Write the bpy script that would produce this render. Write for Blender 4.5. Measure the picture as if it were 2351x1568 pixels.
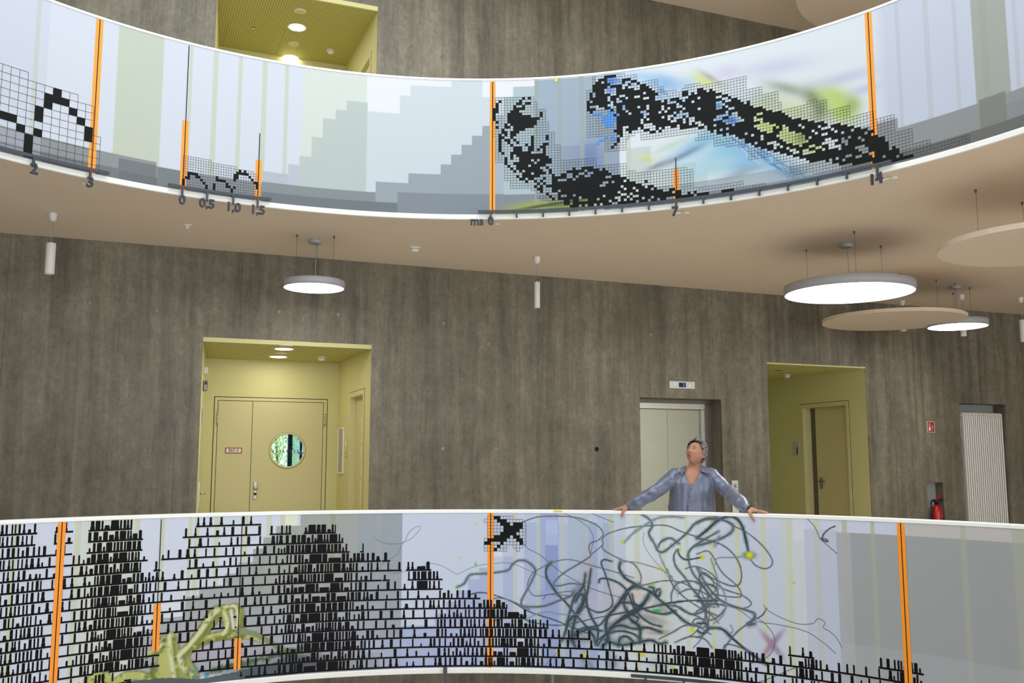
import bpy, bmesh, math, random
import numpy as np
from mathutils import Vector, Matrix

for o in list(bpy.data.objects): bpy.data.objects.remove(o)
SC = bpy.context.scene
COL = SC.collection
R_ = random.Random(7)

# ------------------------------------------------------------------ camera
F_PX, CX, CY, PIT, CZ = 2202.3, 1175.5, 784.0, 0.127, 1.5
cam_d = bpy.data.cameras.new('camera'); cam = bpy.data.objects.new('camera', cam_d); COL.objects.link(cam)
cam_d.sensor_width = 36.0; cam_d.lens = F_PX / 2351 * 36.0
cam.location = (0, 0, CZ); cam.rotation_euler = (math.pi/2 + PIT, 0, 0)
SC.camera = cam

# ------------------------------------------------------------------ world, daylight, exposure
W = bpy.data.worlds.new('daylight'); SC.world = W; W.use_nodes = True
bg = W.node_tree.nodes['Background']
bg.inputs[0].default_value = (0.90, 0.95, 1.0, 1); bg.inputs[1].default_value = 3.0
SC.view_settings.view_transform = 'Standard'; SC.view_settings.look = 'None'
SC.view_settings.gamma = 1.0; SC.view_settings.use_curve_mapping = False
SC.view_settings.exposure = 0.0
LAMP_E = 14.0          # round pendant diffusers
DOWN_E = 52.0         # recessed corridor downlights

# ------------------------------------------------------------------ geometry of the place (metres)
OX, OY, R = -0.3239, 4.6887, 4.5592          # centre and radius of the round void
WA, WD = 0.3866, 11.0791                      # concrete wall: rotation and distance from the camera
Z_LB, Z_LT = -0.4324, 1.0676                  # lower parapet
Z_UB, Z_UT = 3.8934, 5.349                    # upper parapet
Z_F2, Z_C2 = 4.28, 7.96
cp, sp = math.cos(PIT), math.sin(PIT)
UX, UY = math.cos(WA), math.sin(WA); NX, NY = -math.sin(WA), math.cos(WA)
def ray(px, py):
    x = (px-CX)/F_PX; z = -(py-CY)/F_PX
    return x, cp-sp*z, sp+cp*z
def wl(px, py, d=0.0):                       # sight line -> plane parallel to the wall, d metres inside it
    x, y, z = ray(px, py); t = (WD+d)/(x*NX+y*NY)
    return t*(x*UX+y*UY), t*z+CZ
def side(px, py, s):                         # -> plane across the wall at s
    x, y, z = ray(px, py); t = s/(x*UX+y*UY)
    return t*(x*NX+y*NY)-WD, t*z+CZ
def hz(px, py, zz):                          # -> horizontal plane
    x, y, z = ray(px, py); t = (zz-CZ)/z
    return t*x, t*y
def w2l(X, Y): return X*UX+Y*UY, X*NX+Y*NY-WD
def l2w(s, d, z=0.0): return Vector((s*UX+(d+WD)*NX, s*UY+(d+WD)*NY, z))
def cyl(px, py, r=R):                        # -> drum of the void: (angle, height)
    x, y, z = ray(px, py); a = x*x+y*y; b = -2*(x*OX+y*OY); c = OX*OX+OY*OY-r*r
    t = (-b+math.sqrt(max(b*b-4*a*c, 0)))/(2*a)
    return math.atan2(t*x-OX, t*y-OY), t*z+CZ
def drum(th, z, r=R): return (OX+r*math.sin(th), OY+r*math.cos(th), z)

# ------------------------------------------------------------------ materials
def lin(c):
    return tuple(((v/255)/12.92 if v/255 <= .04045 else ((v/255+.055)/1.055)**2.4) for v in c[:3])
MATS = {}
def mat(name, rgb, rough=.55, metal=0.0, emit=0.0, noise=0.0, nscale=8.0, bump=0.0, spec=.5):
    if name in MATS: return MATS[name]
    m = bpy.data.materials.new(name); m.use_nodes = True; MATS[name] = m
    nt = m.node_tree; b = nt.nodes['Principled BSDF']
    col = lin(rgb)
    b.inputs['Base Color'].default_value = (*col, 1); b.inputs['Roughness'].default_value = rough
    b.inputs['Metallic'].default_value = metal; b.inputs['Specular IOR Level'].default_value = spec
    if emit:
        b.inputs['Emission Color'].default_value = (*col, 1); b.inputs['Emission Strength'].default_value = emit
    if noise or bump:
        g = nt.nodes.new('ShaderNodeTexCoord'); n = nt.nodes.new('ShaderNodeTexNoise')
        n.inputs['Scale'].default_value = nscale; n.inputs['Detail'].default_value = 5
        nt.links.new(g.outputs['Object'], n.inputs['Vector'])
        if noise:
            r = nt.nodes.new('ShaderNodeMapRange'); r.inputs[3].default_value = 1-noise; r.inputs[4].default_value = 1+noise
            mx = nt.nodes.new('ShaderNodeVectorMath'); mx.operation = 'SCALE'; mx.inputs[0].default_value = col
            nt.links.new(n.outputs[0], r.inputs[0]); nt.links.new(r.outputs[0], mx.inputs['Scale'])
            nt.links.new(mx.outputs[0], b.inputs['Base Color'])
        if bump:
            bp = nt.nodes.new('ShaderNodeBump'); bp.inputs['Strength'].default_value = bump; bp.inputs['Distance'].default_value = .01
            nt.links.new(n.outputs[0], bp.inputs['Height']); nt.links.new(bp.outputs[0], b.inputs['Normal'])
    return m

def concrete(name, rgb, var=.07):
    m = bpy.data.materials.new(name); m.use_nodes = True; nt = m.node_tree; b = nt.nodes['Principled BSDF']
    L = nt.links.new; N = nt.nodes.new
    geo = N('ShaderNodeNewGeometry'); oi = N('ShaderNodeObjectInfo')
    def noise(scale, mul, det=4, rough=.6):
        mp = N('ShaderNodeMapping'); mp.inputs['Scale'].default_value = mul
        L(geo.outputs['Position'], mp.inputs[0]); n = N('ShaderNodeTexNoise')
        n.inputs['Scale'].default_value = scale; n.inputs['Detail'].default_value = det; n.inputs['Roughness'].default_value = rough
        L(mp.outputs[0], n.inputs['Vector']); return n
    def rng(src, a, c, lo=.3, hi=.7):
        r = N('ShaderNodeMapRange'); r.inputs[1].default_value = lo; r.inputs[2].default_value = hi
        r.inputs[3].default_value = a; r.inputs[4].default_value = c; L(src, r.inputs[0]); return r.outputs[0]
    def mul(a, c):
        x = N('ShaderNodeMath'); x.operation = 'MULTIPLY'; L(a, x.inputs[0]); L(c, x.inputs[1]); return x.outputs[0]
    streak = noise(6.5, (1, 1, .06), 5, .62); blot = noise(.8, (1, 1, .7), 3); fine = noise(85, (1, 1, 1), 3); fs = noise(17., (1, 1, .07), 3, .6)
    mot = noise(8., (1, 1, .8), 8, .72); mot2 = noise(26., (1, 1, .7), 6, .7)
    f = mul(rng(oi.outputs['Random'], 1-var, 1+var, 0, 1), rng(streak.outputs[0], .72, 1.22, .34, .66))
    f = mul(f, rng(blot.outputs[0], .82, 1.16)); f = mul(f, rng(fine.outputs[0], .90, 1.10)); f = mul(f, rng(fs.outputs[0], .92, 1.07))
    f = mul(f, rng(mot.outputs[0], .80, 1.22)); f = mul(f, rng(mot2.outputs[0], .84, 1.16))
    dk = noise(2.6, (1, 1, .12), 5, .66); dr = noise(1.9, (1, 1, .8), 6, .7)
    f = mul(f, rng(dk.outputs[0], .68, 1.0, .33, .50)); f = mul(f, rng(dr.outputs[0], 1.0, 1.25, .52, .74))
    v = N('ShaderNodeVectorMath'); v.operation = 'SCALE'; v.inputs[0].default_value = lin(rgb); L(f, v.inputs['Scale'])
    # little air holes
    vo = N('ShaderNodeTexVoronoi'); vo.inputs['Scale'].default_value = 16; L(geo.outputs['Position'], vo.inputs['Vector'])
    hole = N('ShaderNodeMath'); hole.operation = 'GREATER_THAN'; hole.inputs[1].default_value = .06; L(vo.outputs['Distance'], hole.inputs[0])
    hm = N('ShaderNodeMapRange'); hm.inputs[3].default_value = .45; hm.inputs[4].default_value = 1; L(hole.outputs[0], hm.inputs[0])
    v2 = N('ShaderNodeVectorMath'); v2.operation = 'SCALE'; L(v.outputs[0], v2.inputs[0]); L(hm.outputs[0], v2.inputs['Scale'])
    L(v2.outputs[0], b.inputs['Base Color'])
    rr = rng(streak.outputs[0], .42, .7); L(rr, b.inputs['Roughness']); b.inputs['Specular IOR Level'].default_value = .38
    bp = N('ShaderNodeBump'); bp.inputs['Strength'].default_value = .4; bp.inputs['Distance'].default_value = .005
    L(mot2.outputs[0], bp.inputs['Height']); L(bp.outputs[0], b.inputs['Normal'])
    MATS[name] = m; return m

def perforated(name, rgb):
    m = mat(name, rgb, .6); nt = m.node_tree; b = nt.nodes['Principled BSDF']; L = nt.links.new; N = nt.nodes.new
    tc = N('ShaderNodeTexCoord'); sx = N('ShaderNodeSeparateXYZ'); L(tc.outputs['Object'], sx.inputs[0])
    def cell(out, per):
        a = N('ShaderNodeMath'); a.operation = 'DIVIDE'; a.inputs[1].default_value = per; L(out, a.inputs[0])
        f = N('ShaderNodeMath'); f.operation = 'FRACT'; L(a.outputs[0], f.inputs[0])
        s = N('ShaderNodeMath'); s.operation = 'SUBTRACT'; s.inputs[1].default_value = .5; L(f.outputs[0], s.inputs[0])
        q = N('ShaderNodeMath'); q.operation = 'POWER'; q.inputs[1].default_value = 2; L(s.outputs[0], q.inputs[0]); return q.outputs[0]
    ad = N('ShaderNodeMath'); ad.operation = 'ADD'; L(cell(sx.outputs[0], .030), ad.inputs[0]); L(cell(sx.outputs[1], .030), ad.inputs[1])
    lt = N('ShaderNodeMath'); lt.operation = 'LESS_THAN'; lt.inputs[1].default_value = .085; L(ad.outputs[0], lt.inputs[0])
    mx = N('ShaderNodeMix'); mx.data_type = 'RGBA'; c = lin(rgb)
    mx.inputs[6].default_value = (*c, 1); mx.inputs[7].default_value = (c[0]*.38, c[1]*.36, c[2]*.32, 1)
    L(lt.outputs[0], mx.inputs[0]); L(mx.outputs[2], b.inputs['Base Color']); return m

M_CONC = concrete('board_marked_concrete', (122, 116, 100))
M_CONC_BACK = concrete('concrete_joint', (122, 114, 101), 0)
M_CEIL = mat('beige_plaster', (240, 220, 196), .8, noise=.02, nscale=3)  # white ceiling, warm bounced light put into its colour
M_DISC = mat('beige_felt', (232, 212, 190), .85, noise=.03, nscale=60)
M_FLOOR = mat('grey_screed', (206, 200, 188), .5, noise=.04, nscale=4)
M_WHITE = mat('white_lacquer', (246, 246, 240), .45)
M_RIM = mat('white_plaster', (240, 238, 230), .6)
M_WALLP = mat('white_wall_paint', (186, 182, 172), .7)
M_YEL = mat('lime_wall_paint', (212, 206, 146), .6)
M_YDOOR = mat('lime_door_lacquer', (208, 199, 146), .42)
M_YTRIM = mat('lime_frame_lacquer', (212, 204, 152), .45)
M_YPERF = perforated('lime_perforated_board', (200, 192, 112))
M_GAP = mat('shadow_gap', (52, 48, 28), .8)
M_BLACK = mat('black_print', (14, 17, 16), .6, spec=.15)
M_LINE = mat('grid_line_print', (52, 60, 62), .6)
M_ORANGE = mat('orange_print', (252, 152, 40), .5)
M_SCALE = mat('slate_lacquer', (58, 64, 72), .5)
M_NUM = mat('navy_lacquer', (42, 46, 58), .5)
M_STEEL = mat('brushed_steel', (188, 188, 180), .32, metal=.9, noise=.05, nscale=20)
M_STEELD = mat('steel_frame', (134, 128, 118), .38, metal=.85)
M_CHROME = mat('satin_chrome', (190, 186, 178), .28, metal=1)
M_LGREY = mat('lamp_housing_grey', (176, 176, 180), .45)
M_DIFF = mat('lamp_diffuser', (255, 254, 250), .4, emit=LAMP_E)
M_DOWN = mat('downlight_diffuser', (255, 250, 236), .4, emit=DOWN_E)
M_WIRE = mat('steel_wire', (96, 94, 88), .5, metal=.3)
M_PLASTIC = mat('white_plastic', (236, 234, 228), .4)
M_RED = mat('red_lacquer', (190, 24, 30), .28)
M_RSIGN = mat('red_sign', (172, 40, 38), .5)
M_DARK = mat('dark_plastic', (24, 24, 26), .4)

# ------------------------------------------------------------------ mesh builder
class MB:
    def __init__(s): s.v = []; s.f = []; s.smooth = set()
    def quad(s, a, b, c, d): n = len(s.v); s.v += [a, b, c, d]; s.f.append((n, n+1, n+2, n+3))
    def box(s, x0, x1, y0, y1, z0, z1):
        n = len(s.v); s.v += [(x, y, z) for z in (z0, z1) for y in (y0, y1) for x in (x0, x1)]
        for q in ((0, 2, 3, 1), (4, 5, 7, 6), (0, 1, 5, 4), (2, 6, 7, 3), (0, 4, 6, 2), (1, 3, 7, 5)): s.f.append(tuple(n+i for i in q))
        return s
    def bbox(s, x0, x1, y0, y1, z0, z1, b=.004):          # box with chamfered edges
        bm = bmesh.new(); bmesh.ops.create_cube(bm, size=1)
        for v in bm.verts: v.co = Vector(((x0+x1)/2+v.co.x*(x1-x0), (y0+y1)/2+v.co.y*(y1-y0), (z0+z1)/2+v.co.z*(z1-z0)))
        bmesh.ops.bevel(bm, geom=bm.edges[:], offset=b, segments=1, affect='EDGES')
        s.add_bm(bm); return s
    def add_bm(s, bm):
        bm.verts.ensure_lookup_table(); n = len(s.v); s.v += [tuple(v.co) for v in bm.verts]
        s.f += [tuple(n+v.index for v in f.verts) for f in bm.faces]; bm.free()
    def lathe(s, prof, c=(0, 0, 0), n=24, axis='z', cap=True):
        k = len(s.v); m = len(prof)
        for i in range(n):
            a = 2*math.pi*i/n; ca, sa = math.cos(a), math.sin(a)
            for r, h in prof:
                p = (r*ca, r*sa, h) if axis == 'z' else ((r*ca, h, r*sa) if axis == 'y' else (h, r*ca, r*sa))
                s.v.append((c[0]+p[0], c[1]+p[1], c[2]+p[2]))
        for i in range(n):
            j = (i+1) % n
            for q in range(m-1):
                s.f.append((k+i*m+q, k+j*m+q, k+j*m+q+1, k+i*m+q+1)); s.smooth.add(len(s.f)-1)
        if cap:
            if prof[0][0] > 1e-6: s.f.append(tuple(k+i*m for i in range(n))[::-1])
            if prof[-1][0] > 1e-6: s.f.append(tuple(k+i*m+m-1 for i in range(n)))
        return s
    def tube(s, pts, r, n=8, cap=True):
        pts = [Vector(p) for p in pts]; k = len(s.v); rs = r if isinstance(r, (list, tuple)) else [r]*len(pts)
        up = Vector((0, 0, 1))
        for i, p in enumerate(pts):
            t = (pts[min(i+1, len(pts)-1)]-pts[max(i-1, 0)]).normalized()
            a = t.cross(up)
            if a.length < 1e-3: a = t.cross(Vector((1, 0, 0)))
            a.normalize(); b = a.cross(t).normalized()
            for j in range(n):
                an = 2*math.pi*j/n; s.v.append(tuple(p+(a*math.cos(an)+b*math.sin(an))*rs[i]))
        for i in range(len(pts)-1):
            for j in range(n):
                s.f.append((k+i*n+j, k+i*n+(j+1) % n, k+(i+1)*n+(j+1) % n, k+(i+1)*n+j)); s.smooth.add(len(s.f)-1)
        if cap:
            s.f.append(tuple(k+j for j in range(n))[::-1]); e = k+(len(pts)-1)*n; s.f.append(tuple(e+j for j in range(n)))
        return s
    def build(s, name, m, parent=None):
        me = bpy.data.meshes.new(name); me.from_pydata(s.v, [], s.f); me.materials.append(m)
        if s.smooth:
            arr = [i in s.smooth for i in range(len(s.f))]; me.polygons.foreach_set('use_smooth', arr)
        me.update()
        bm = bmesh.new(); bm.from_mesh(me); bmesh.ops.recalc_face_normals(bm, faces=bm.faces); bm.to_mesh(me); bm.free()
        return link(name, me, parent)
def link(name, me, parent=None):
    o = bpy.data.objects.new(name, me); COL.objects.link(o)
    if parent is not None: o.parent = parent
    return o
def tag(o, label, cat, group=None):
    o['label'] = label; o['category'] = cat
    if group: o['group'] = group
    return o
def struct(o): o['kind'] = 'structure'; return o
def empty(name, loc=(0, 0, 0), rz=0.0, parent=None):
    o = bpy.data.objects.new(name, None); COL.objects.link(o); o.location = loc; o.rotation_euler = (0, 0, rz); o.empty_display_size = .1
    if parent is not None: o.parent = parent
    return o
def wthing(name, s, d, z): return empty(name, l2w(s, d, z), WA)      # local x along the wall, y into it
def text_mb(txt, size, depth, bold=0.0, spacing=1.0):
    cu = bpy.data.curves.new('lettering', 'FONT'); cu.body = txt; cu.size = size; cu.extrude = depth; cu.offset = bold
    cu.align_x = 'CENTER'; cu.align_y = 'CENTER'; cu.resolution_u = 4; cu.space_character = spacing
    o = bpy.data.objects.new('lettering', cu); COL.objects.link(o)
    me = bpy.data.meshes.new_from_object(o.evaluated_get(bpy.context.evaluated_depsgraph_get()))
    mb = MB(); mb.v = [(v.co.x, -v.co.z, v.co.y) for v in me.vertices]; mb.f = [tuple(p.vertices) for p in me.polygons]
    bpy.data.objects.remove(o); bpy.data.curves.remove(cu); bpy.data.meshes.remove(me)
    return mb                                                         # lies in the xz plane, faces -y

# ------------------------------------------------------------------ the setting
S0, S1, D0 = -5.0, 15.5, -14.6               # inner faces of the room in wall coordinates
def slab_ring(name, z0, z1, rin, m, hole=True):
    mb = MB(); n = 192; pts = []
    c = w2l(OX, OY)
    for i in range(n):
        a = 2*math.pi*i/n; ds, dd = math.cos(a), math.sin(a); t = 1e9
        if ds > 1e-9: t = min(t, (S1+.3-c[0])/ds)
        if ds < -1e-9: t = min(t, (S0-.3-c[0])/ds)
        if dd > 1e-9: t = min(t, (3.2-c[1])/dd)
        if dd < -1e-9: t = min(t, (D0-.3-c[1])/dd)
        pts.append((l2w(c[0]+ds*rin, c[1]+dd*rin), l2w(c[0]+ds*t, c[1]+dd*t)))
    for i in range(n):
        (a, b), (p, q) = pts[i], pts[(i+1) % n]
        for z in (z0, z1):
            mb.quad((a.x, a.y, z), (b.x, b.y, z), (q.x, q.y, z), (p.x, p.y, z))
        mb.quad((a.x, a.y, z0), (p.x, p.y, z0), (p.x, p.y, z1), (a.x, a.y, z1))
        mb.quad((b.x, b.y, z0), (q.x, q.y, z0), (q.x, q.y, z1), (b.x, b.y, z1))
    return struct(mb.build(name, m))
T_P = .12                                     # parapet thickness
slab_ring('floor', -.20, 0, R+.014, M_FLOOR)
slab_ring('ceiling_below', -.4324, -.20, R+.014, M_CEIL)
slab_ring('ceiling', Z_UB, 4.08, R+.014, M_CEIL)
slab_ring('floor_upper', 4.08, Z_F2, R+.014, M_FLOOR)
slab_ring('ceiling_upper', Z_C2, Z_C2+.3, R+1.2, M_CEIL)  # unseen round skylight opening, widened to light the upper wall
b = MB().box(S0-.3, S1+.3, D0-.3, 3.2, -4.5, -4.28).build('floor_below', M_FLOOR); b.location = l2w(0, 0); b.rotation_euler[2] = WA; struct(b)

# openings of the concrete wall: (s0, s1, z0, z1)
A_L, A_R, A_H = .806, 2.713, 2.90
E_L, E_R, E_H = 6.33, 7.60, 2.375
B_L, B_R, B_H = 8.38, 10.135, 2.918
RD_L, RD_R, RD_H = 11.94, 12.91, 2.43
X_L, X_R, X_H = 11.195, 11.52, 1.222
OPEN1 = [(A_L, A_R, 0, A_H), (E_L, E_R, 0, E_H), (B_L, B_R, 0, B_H), (RD_L, RD_R, 0, RD_H), (X_L, X_R, .165, X_H)]
OPEN2 = [(A_L, A_R, Z_F2, 7.13), (E_L, E_R, Z_F2, Z_F2+E_H), (B_L, B_R, Z_F2, Z_F2+B_H)]
CORE_PAD = .085
def board_wall(name, z0, z1, opens, smin, smax, courses, rnd, wall_t=.30):
    root = empty(name, l2w(0, 0, 0), WA); struct(root)
    core = [(o[0]-CORE_PAD, o[1]+CORE_PAD, o[2], o[3]+.01) if o[0] in (A_L, B_L) else o for o in opens]
    sb = sorted({S0, S1} | {o[0] for o in core} | {o[1] for o in core}); zb = sorted({z0, z1} | {o[2] for o in core} | {o[3] for o in core})
    mb = MB()
    for i in range(len(sb)-1):
        for j in range(len(zb)-1):
            cs, cz = (sb[i]+sb[i+1])/2, (zb[j]+zb[j+1])/2
            if any(o[0] < cs < o[1] and o[2] < cz < o[3] for o in core): continue
            mb.box(sb[i], sb[i+1], .012, wall_t, zb[j], zb[j+1])
    mb.build('wall_core', M_CONC_BACK, root)
    unit = MB().box(0, 1, 0, 1, 0, 1); me = None; n = 0; spare = MB()
    edges = sorted({smin, smax} | {o[0] for o in opens if smin < o[0] < smax} | {o[1] for o in opens if smin < o[1] < smax})
    strips = []
    for a, c in zip(edges[:-1], edges[1:]):
        k = max(1, round((c-a)/.135)); w = [rnd.uniform(.7, 1.3) for _ in range(k)]; t = sum(w); s = a
        for x in w: strips.append((s, s+x/t*(c-a))); s += x/t*(c-a)
    for (a, c) in strips:
        for q in range(len(courses)-1):
            jit = lambda z: z if z in (courses[0], courses[-1]) else z
            segs = [(courses[q], courses[q+1])]
            for o in opens:
                if o[0]-1e-6 <= a and c <= o[1]+1e-6:
                    ns = []
                    for (p, r) in segs:
                        if o[3] <= p or o[2] >= r: ns.append((p, r)); continue
                        if o[2] > p: ns.append((p, o[2]))
                        if o[3] < r: ns.append((o[3], r))
                    segs = ns
            for (p, r) in segs:
                off = rnd.uniform(0, .0022)+(.004 if rnd.random() < .10 else 0)
                g = .0008 if rnd.random() < .30 else 0
                if me is None:
                    ob = unit.build('board_mark', M_CONC, root); me = ob.data
                else: ob = link('board_mark', me, root)
                ob.location = (a+g, -off, p); ob.scale = (c-a-2*g, off+.012, r-p); n += 1
    # smooth concrete past the ends of the strips
    e = MB()
    for a, c in ((S0, smin), (smax, S1)):
        if c > a: e.box(a, c, -.002, .012, z0, z1)
    if e.v: e.build('wall_end', M_CONC, root)
    return root, n
rnd = random.Random(3)
wall1, n1 = board_wall('wall_back', 0, Z_UB, OPEN1, -2.2, 14.4, (0, 1.90, Z_UB), rnd)
wall2, n2 = board_wall('wall_back_upper', Z_F2, Z_C2, OPEN2, -2.2, 12.2, (Z_F2, Z_C2), rnd)
wall0 = MB().box(S0, S1, 0, .3, -4.28, -.4324).build('wall_back_below', M_CONC); wall0.location = l2w(0, 0); wall0.rotation_euler[2] = WA; struct(wall0)
print('board marks', n1, n2)
# tie holes of the formwork, plugged with pale mortar; one left open
M_PLUG = mat('mortar_plug', (150, 146, 134), .8); M_HOLE = mat('open_hole', (14, 14, 10), .9)
for px, py in ((640, 716), (776, 722), (1018, 742), (1016, 1031), (1138, 1031), (1120, 790), (358, 712), (205, 694), (1494, 768), (1560, 762), (2135, 1020)):
    s, z = wl(px, py); MB().lathe([(.001, -.0015), (.024, -.0015), (.026, .012)], (s, -.0065, z), 14, 'y').build('tie_hole_plug', M_PLUG, wall1)
s, z = wl(1370, 1031)
MB().lathe([(.001, 0), (.020, 0), (.027, -.003), (.030, .006)], (s, -.0068, z), 16, 'y').build('open_tie_hole', M_HOLE, wall1)

# side and rear walls (unseen rear wall, tall openings added to let in frontal daylight)
def lwall(name, mb, m=M_WALLP):
    o = mb.build(name, m); o.location = l2w(0, 0); o.rotation_euler[2] = WA; return struct(o)
lwall('wall_left', MB().box(S0-.3, S0, D0-.3, .3, -4.28, Z_C2))
lwall('wall_right', MB().box(S1, S1+.3, D0-.3, .3, -4.28, Z_C2))
mb = MB(); zs = [-4.28, -3.9, -.6, .1, 3.8, 4.4, 7.8, Z_C2]
for i in range(7):
    if i % 2 == 0: mb.box(S0, S1, D0-.3, D0, zs[i], zs[i+1])
    else:
        for k in range(8):
            s = S0+(S1-S0-.25)*k/7; mb.box(s, s+.25, D0-.3, D0, zs[i], zs[i+1])
lwall('wall_rear', mb)

# ------------------------------------------------------------------ recess with the double door (both storeys)
sA_back = wl(459, 1170, 1.80)[0]
def niche(name, zf, zh, zc, depth, sl, slb, sr, m, perf, floor=True, back=True, right_open=None):
    root = empty(name, l2w(0, 0, 0), WA); struct(root)
    v = MB(); v.v = [(sl, .0, zf), (slb, depth, zf), (slb, depth, zh), (sl, 0, zh), (sl-.06, .0, zf), (slb-.06, depth, zf), (slb-.06, depth, zh), (sl-.06, 0, zh)]
    v.f = [(0, 1, 2, 3), (4, 5, 6, 7), (0, 1, 5, 4), (3, 2, 6, 7), (0, 3, 7, 4), (1, 2, 6, 5)]; v.build('side_lining', m, root)
    rb = MB()
    if right_open:
        d0, d1, zt = right_open
        rb.box(sr, sr+.08, 0, d0, zf, zh); rb.box(sr, sr+.08, d1, depth, zf, zh); rb.box(sr, sr+.08, d0, d1, zt, zh)
    else: rb.box(sr, sr+.08, 0, depth, zf, zh)
    rb.build('side_lining', m, root)
    c = MB().box(sl, sr, .028, depth, zc, zh-.004).build('ceiling_board', perf, root)
    MB().box(sl, sr, .0, .028, zc-.001, zh).build('ceiling_edge', m, root)
    if back:
        bb = MB()
        if back is True: bb.box(slb-.1, sr+.1, depth, depth+.1, zf, zh)
        else:
            s0, s1, zt = back
            bb.box(slb-.1, s0, depth, depth+.1, zf, zh); bb.box(s1, sr+.1, depth, depth+.1, zf, zh); bb.box(s0, s1, depth, depth+.1, zt, zh)
        bb.build('back_lining', m, root)
    return root
D_A = 1.80
fL, fT = wl(493.9, 911.6, D_A); fR, _ = wl(751, 917.5, D_A); lfL, lfT = wl(501, 919, D_A); lfR, _ = wl(742.7, 924, D_A); spl, _ = wl(578, 1000, D_A)
nicheA = niche('wall_recess', 0, A_H, 2.852, D_A, A_L, sA_back, A_R, M_YEL, M_YPERF, back=(fL+.012, fR-.012, fT-.012), right_open=(.34, 1.06, 2.38))
nicheU = niche('wall_recess_upper', Z_F2, 7.13, 7.075, D_A, A_L, sA_back, A_R, M_YEL, M_YPERF, right_open=(.34, 1.06, Z_F2+2.38))
M_YB = M_YEL
nicheB = niche('wall_recess_right', 0, B_H, 2.90, 2.9, B_L, B_L, B_R, M_YB, mat('lime_ceiling_paint', (202, 196, 122), .6), right_open=(.43, 1.45, 2.42))
nicheB2 = niche('wall_recess_right_upper', Z_F2, Z_F2+B_H, Z_F2+2.90, 2.9, B_L, B_L, B_R, M_YB, MATS['lime_ceiling_paint'])

# ---- double door with round window
d1 = wthing('door_1', fL, D_A, 0); struct(d1)
H = fT
def rel(x): return x-fL
fr = MB(); w = rel(lfL)
fr.box(0, rel(lfL)-.004, -.006, .05, 0, H); fr.box(rel(lfR)+.004, rel(fR), -.006, .05, 0, H); fr.box(rel(lfL)-.004, rel(lfR)+.004, -.006, .05, lfT+.004, H)
fr.build('door_frame', M_YTRIM, d1)
gp = MB(); gp.box(-.010, 0, -.001, .04, 0, H+.010); gp.box(rel(fR), rel(fR)+.010, -.001, .04, 0, H+.010); gp.box(0, rel(fR), -.001, .04, H, H+.010)
gp.box(rel(lfL)-.004, rel(lfL)+.003, .004, .02, 0, lfT); gp.box(rel(lfR)-.003, rel(lfR)+.004, .004, .02, 0, lfT); gp.box(rel(lfL), rel(lfR), .004, .02, lfT-.003, lfT+.004)
gp.box(rel(spl)-.004, rel(spl)+.004, .004, .02, 0, lfT)
gp.build('shadow_gap', M_GAP, d1)
MB().bbox(rel(lfL)+.003, rel(spl)-.003, -.002, .045, .008, lfT-.003, .003).build('door_leaf', M_YDOOR, d1)
# wide leaf with a round hole
pc, pz = wl(659.7, 1034, D_A); pr = 40/F_PX*12.35
lx0, lx1, lz0, lz1 = rel(spl)+.003, rel(lfR)-.003, .008, lfT-.003; cxp, czp = rel(pc), pz
leaf = MB(); n = 64
def rectpt(a):
    ca, sa = math.cos(a), math.sin(a); t = 1e9
    if ca > 1e-9: t = min(t, (lx1-cxp)/ca)
    if ca < -1e-9: t = min(t, (lx0-cxp)/ca)
    if sa > 1e-9: t = min(t, (lz1-czp)/sa)
    if sa < -1e-9: t = min(t, (lz0-czp)/sa)
    return cxp+ca*t, czp+sa*t
angs = sorted([2*math.pi*i/n for i in range(n)] + [math.atan2(z-czp, x-cxp) % (2*math.pi) for x in (lx0, lx1) for z in (lz0, lz1)])
for a, c in zip(angs, angs[1:]+[angs[0]+2*math.pi]):
    p, q = rectpt(a), rectpt(c)
    i0 = (cxp+pr*math.cos(a), czp+pr*math.sin(a)); i1 = (cxp+pr*math.cos(c), czp+pr*math.sin(c))
    for y in (-.002, .045): leaf.quad((i0[0], y, i0[1]), (p[0], y, p[1]), (q[0], y, q[1]), (i1[0], y, i1[1]))
    leaf.quad((i0[0], -.002, i0[1]), (i1[0], -.002, i1[1]), (i1[0], .045, i1[1]), (i0[0], .045, i0[1]))
    leaf.quad((p[0], -.002, p[1]), (q[0], -.002, q[1]), (q[0], .045, q[1]), (p[0], .045, p[1]))
wide = leaf.build('door_leaf', M_YDOOR, d1)
MB().lathe([(pr-.014, -.004), (pr-.012, -.009), (pr+.010, -.009), (pr+.012, -.003), (pr+.012, .0), (pr-.014, .004)], (cxp, 0, czp), 48, 'y', cap=False).build('window_ring', M_YTRIM, wide)
MB().lathe([(pr+.0125, -.0024), (pr+.016, -.0024)], (cxp, 0, czp), 48, 'y', cap=False).build('window_ring_joint', M_GAP, wide)
M_GLASS = mat('window_glass', (225, 240, 240), .02, spec=.5)
gb = M_GLASS.node_tree.nodes['Principled BSDF']; gb.inputs['Transmission Weight'].default_value = 1.0; gb.inputs['IOR'].default_value = 1.02
gpn = MB().lathe([(pr, .018), (pr, .022)], (cxp, 0, czp), 48, 'y'); gpn.smooth.clear(); gpn.build('window_pane', M_GLASS, wide)
mk = MB()
for i in range(9):
    px = 627+i*8.2; x, z = wl(px, 1036, D_A); x = rel(x)
    if abs(x-cxp) < pr-.02: mk.box(x-.006, x+.006, .0165, .0178, z-.02, z+.02)
mk.build('glass_marks', mat('grey_sticker', (92, 96, 90), .6), wide)
hx, hzv = wl(585.5, 1126, D_A); hx = rel(hx)
pl = MB(); pl.bbox(hx-.024, hx+.024, -.014, -.002, hzv-.115, hzv+.115, .006); plate = pl.build('handle_plate', M_CHROME, wide)
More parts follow.
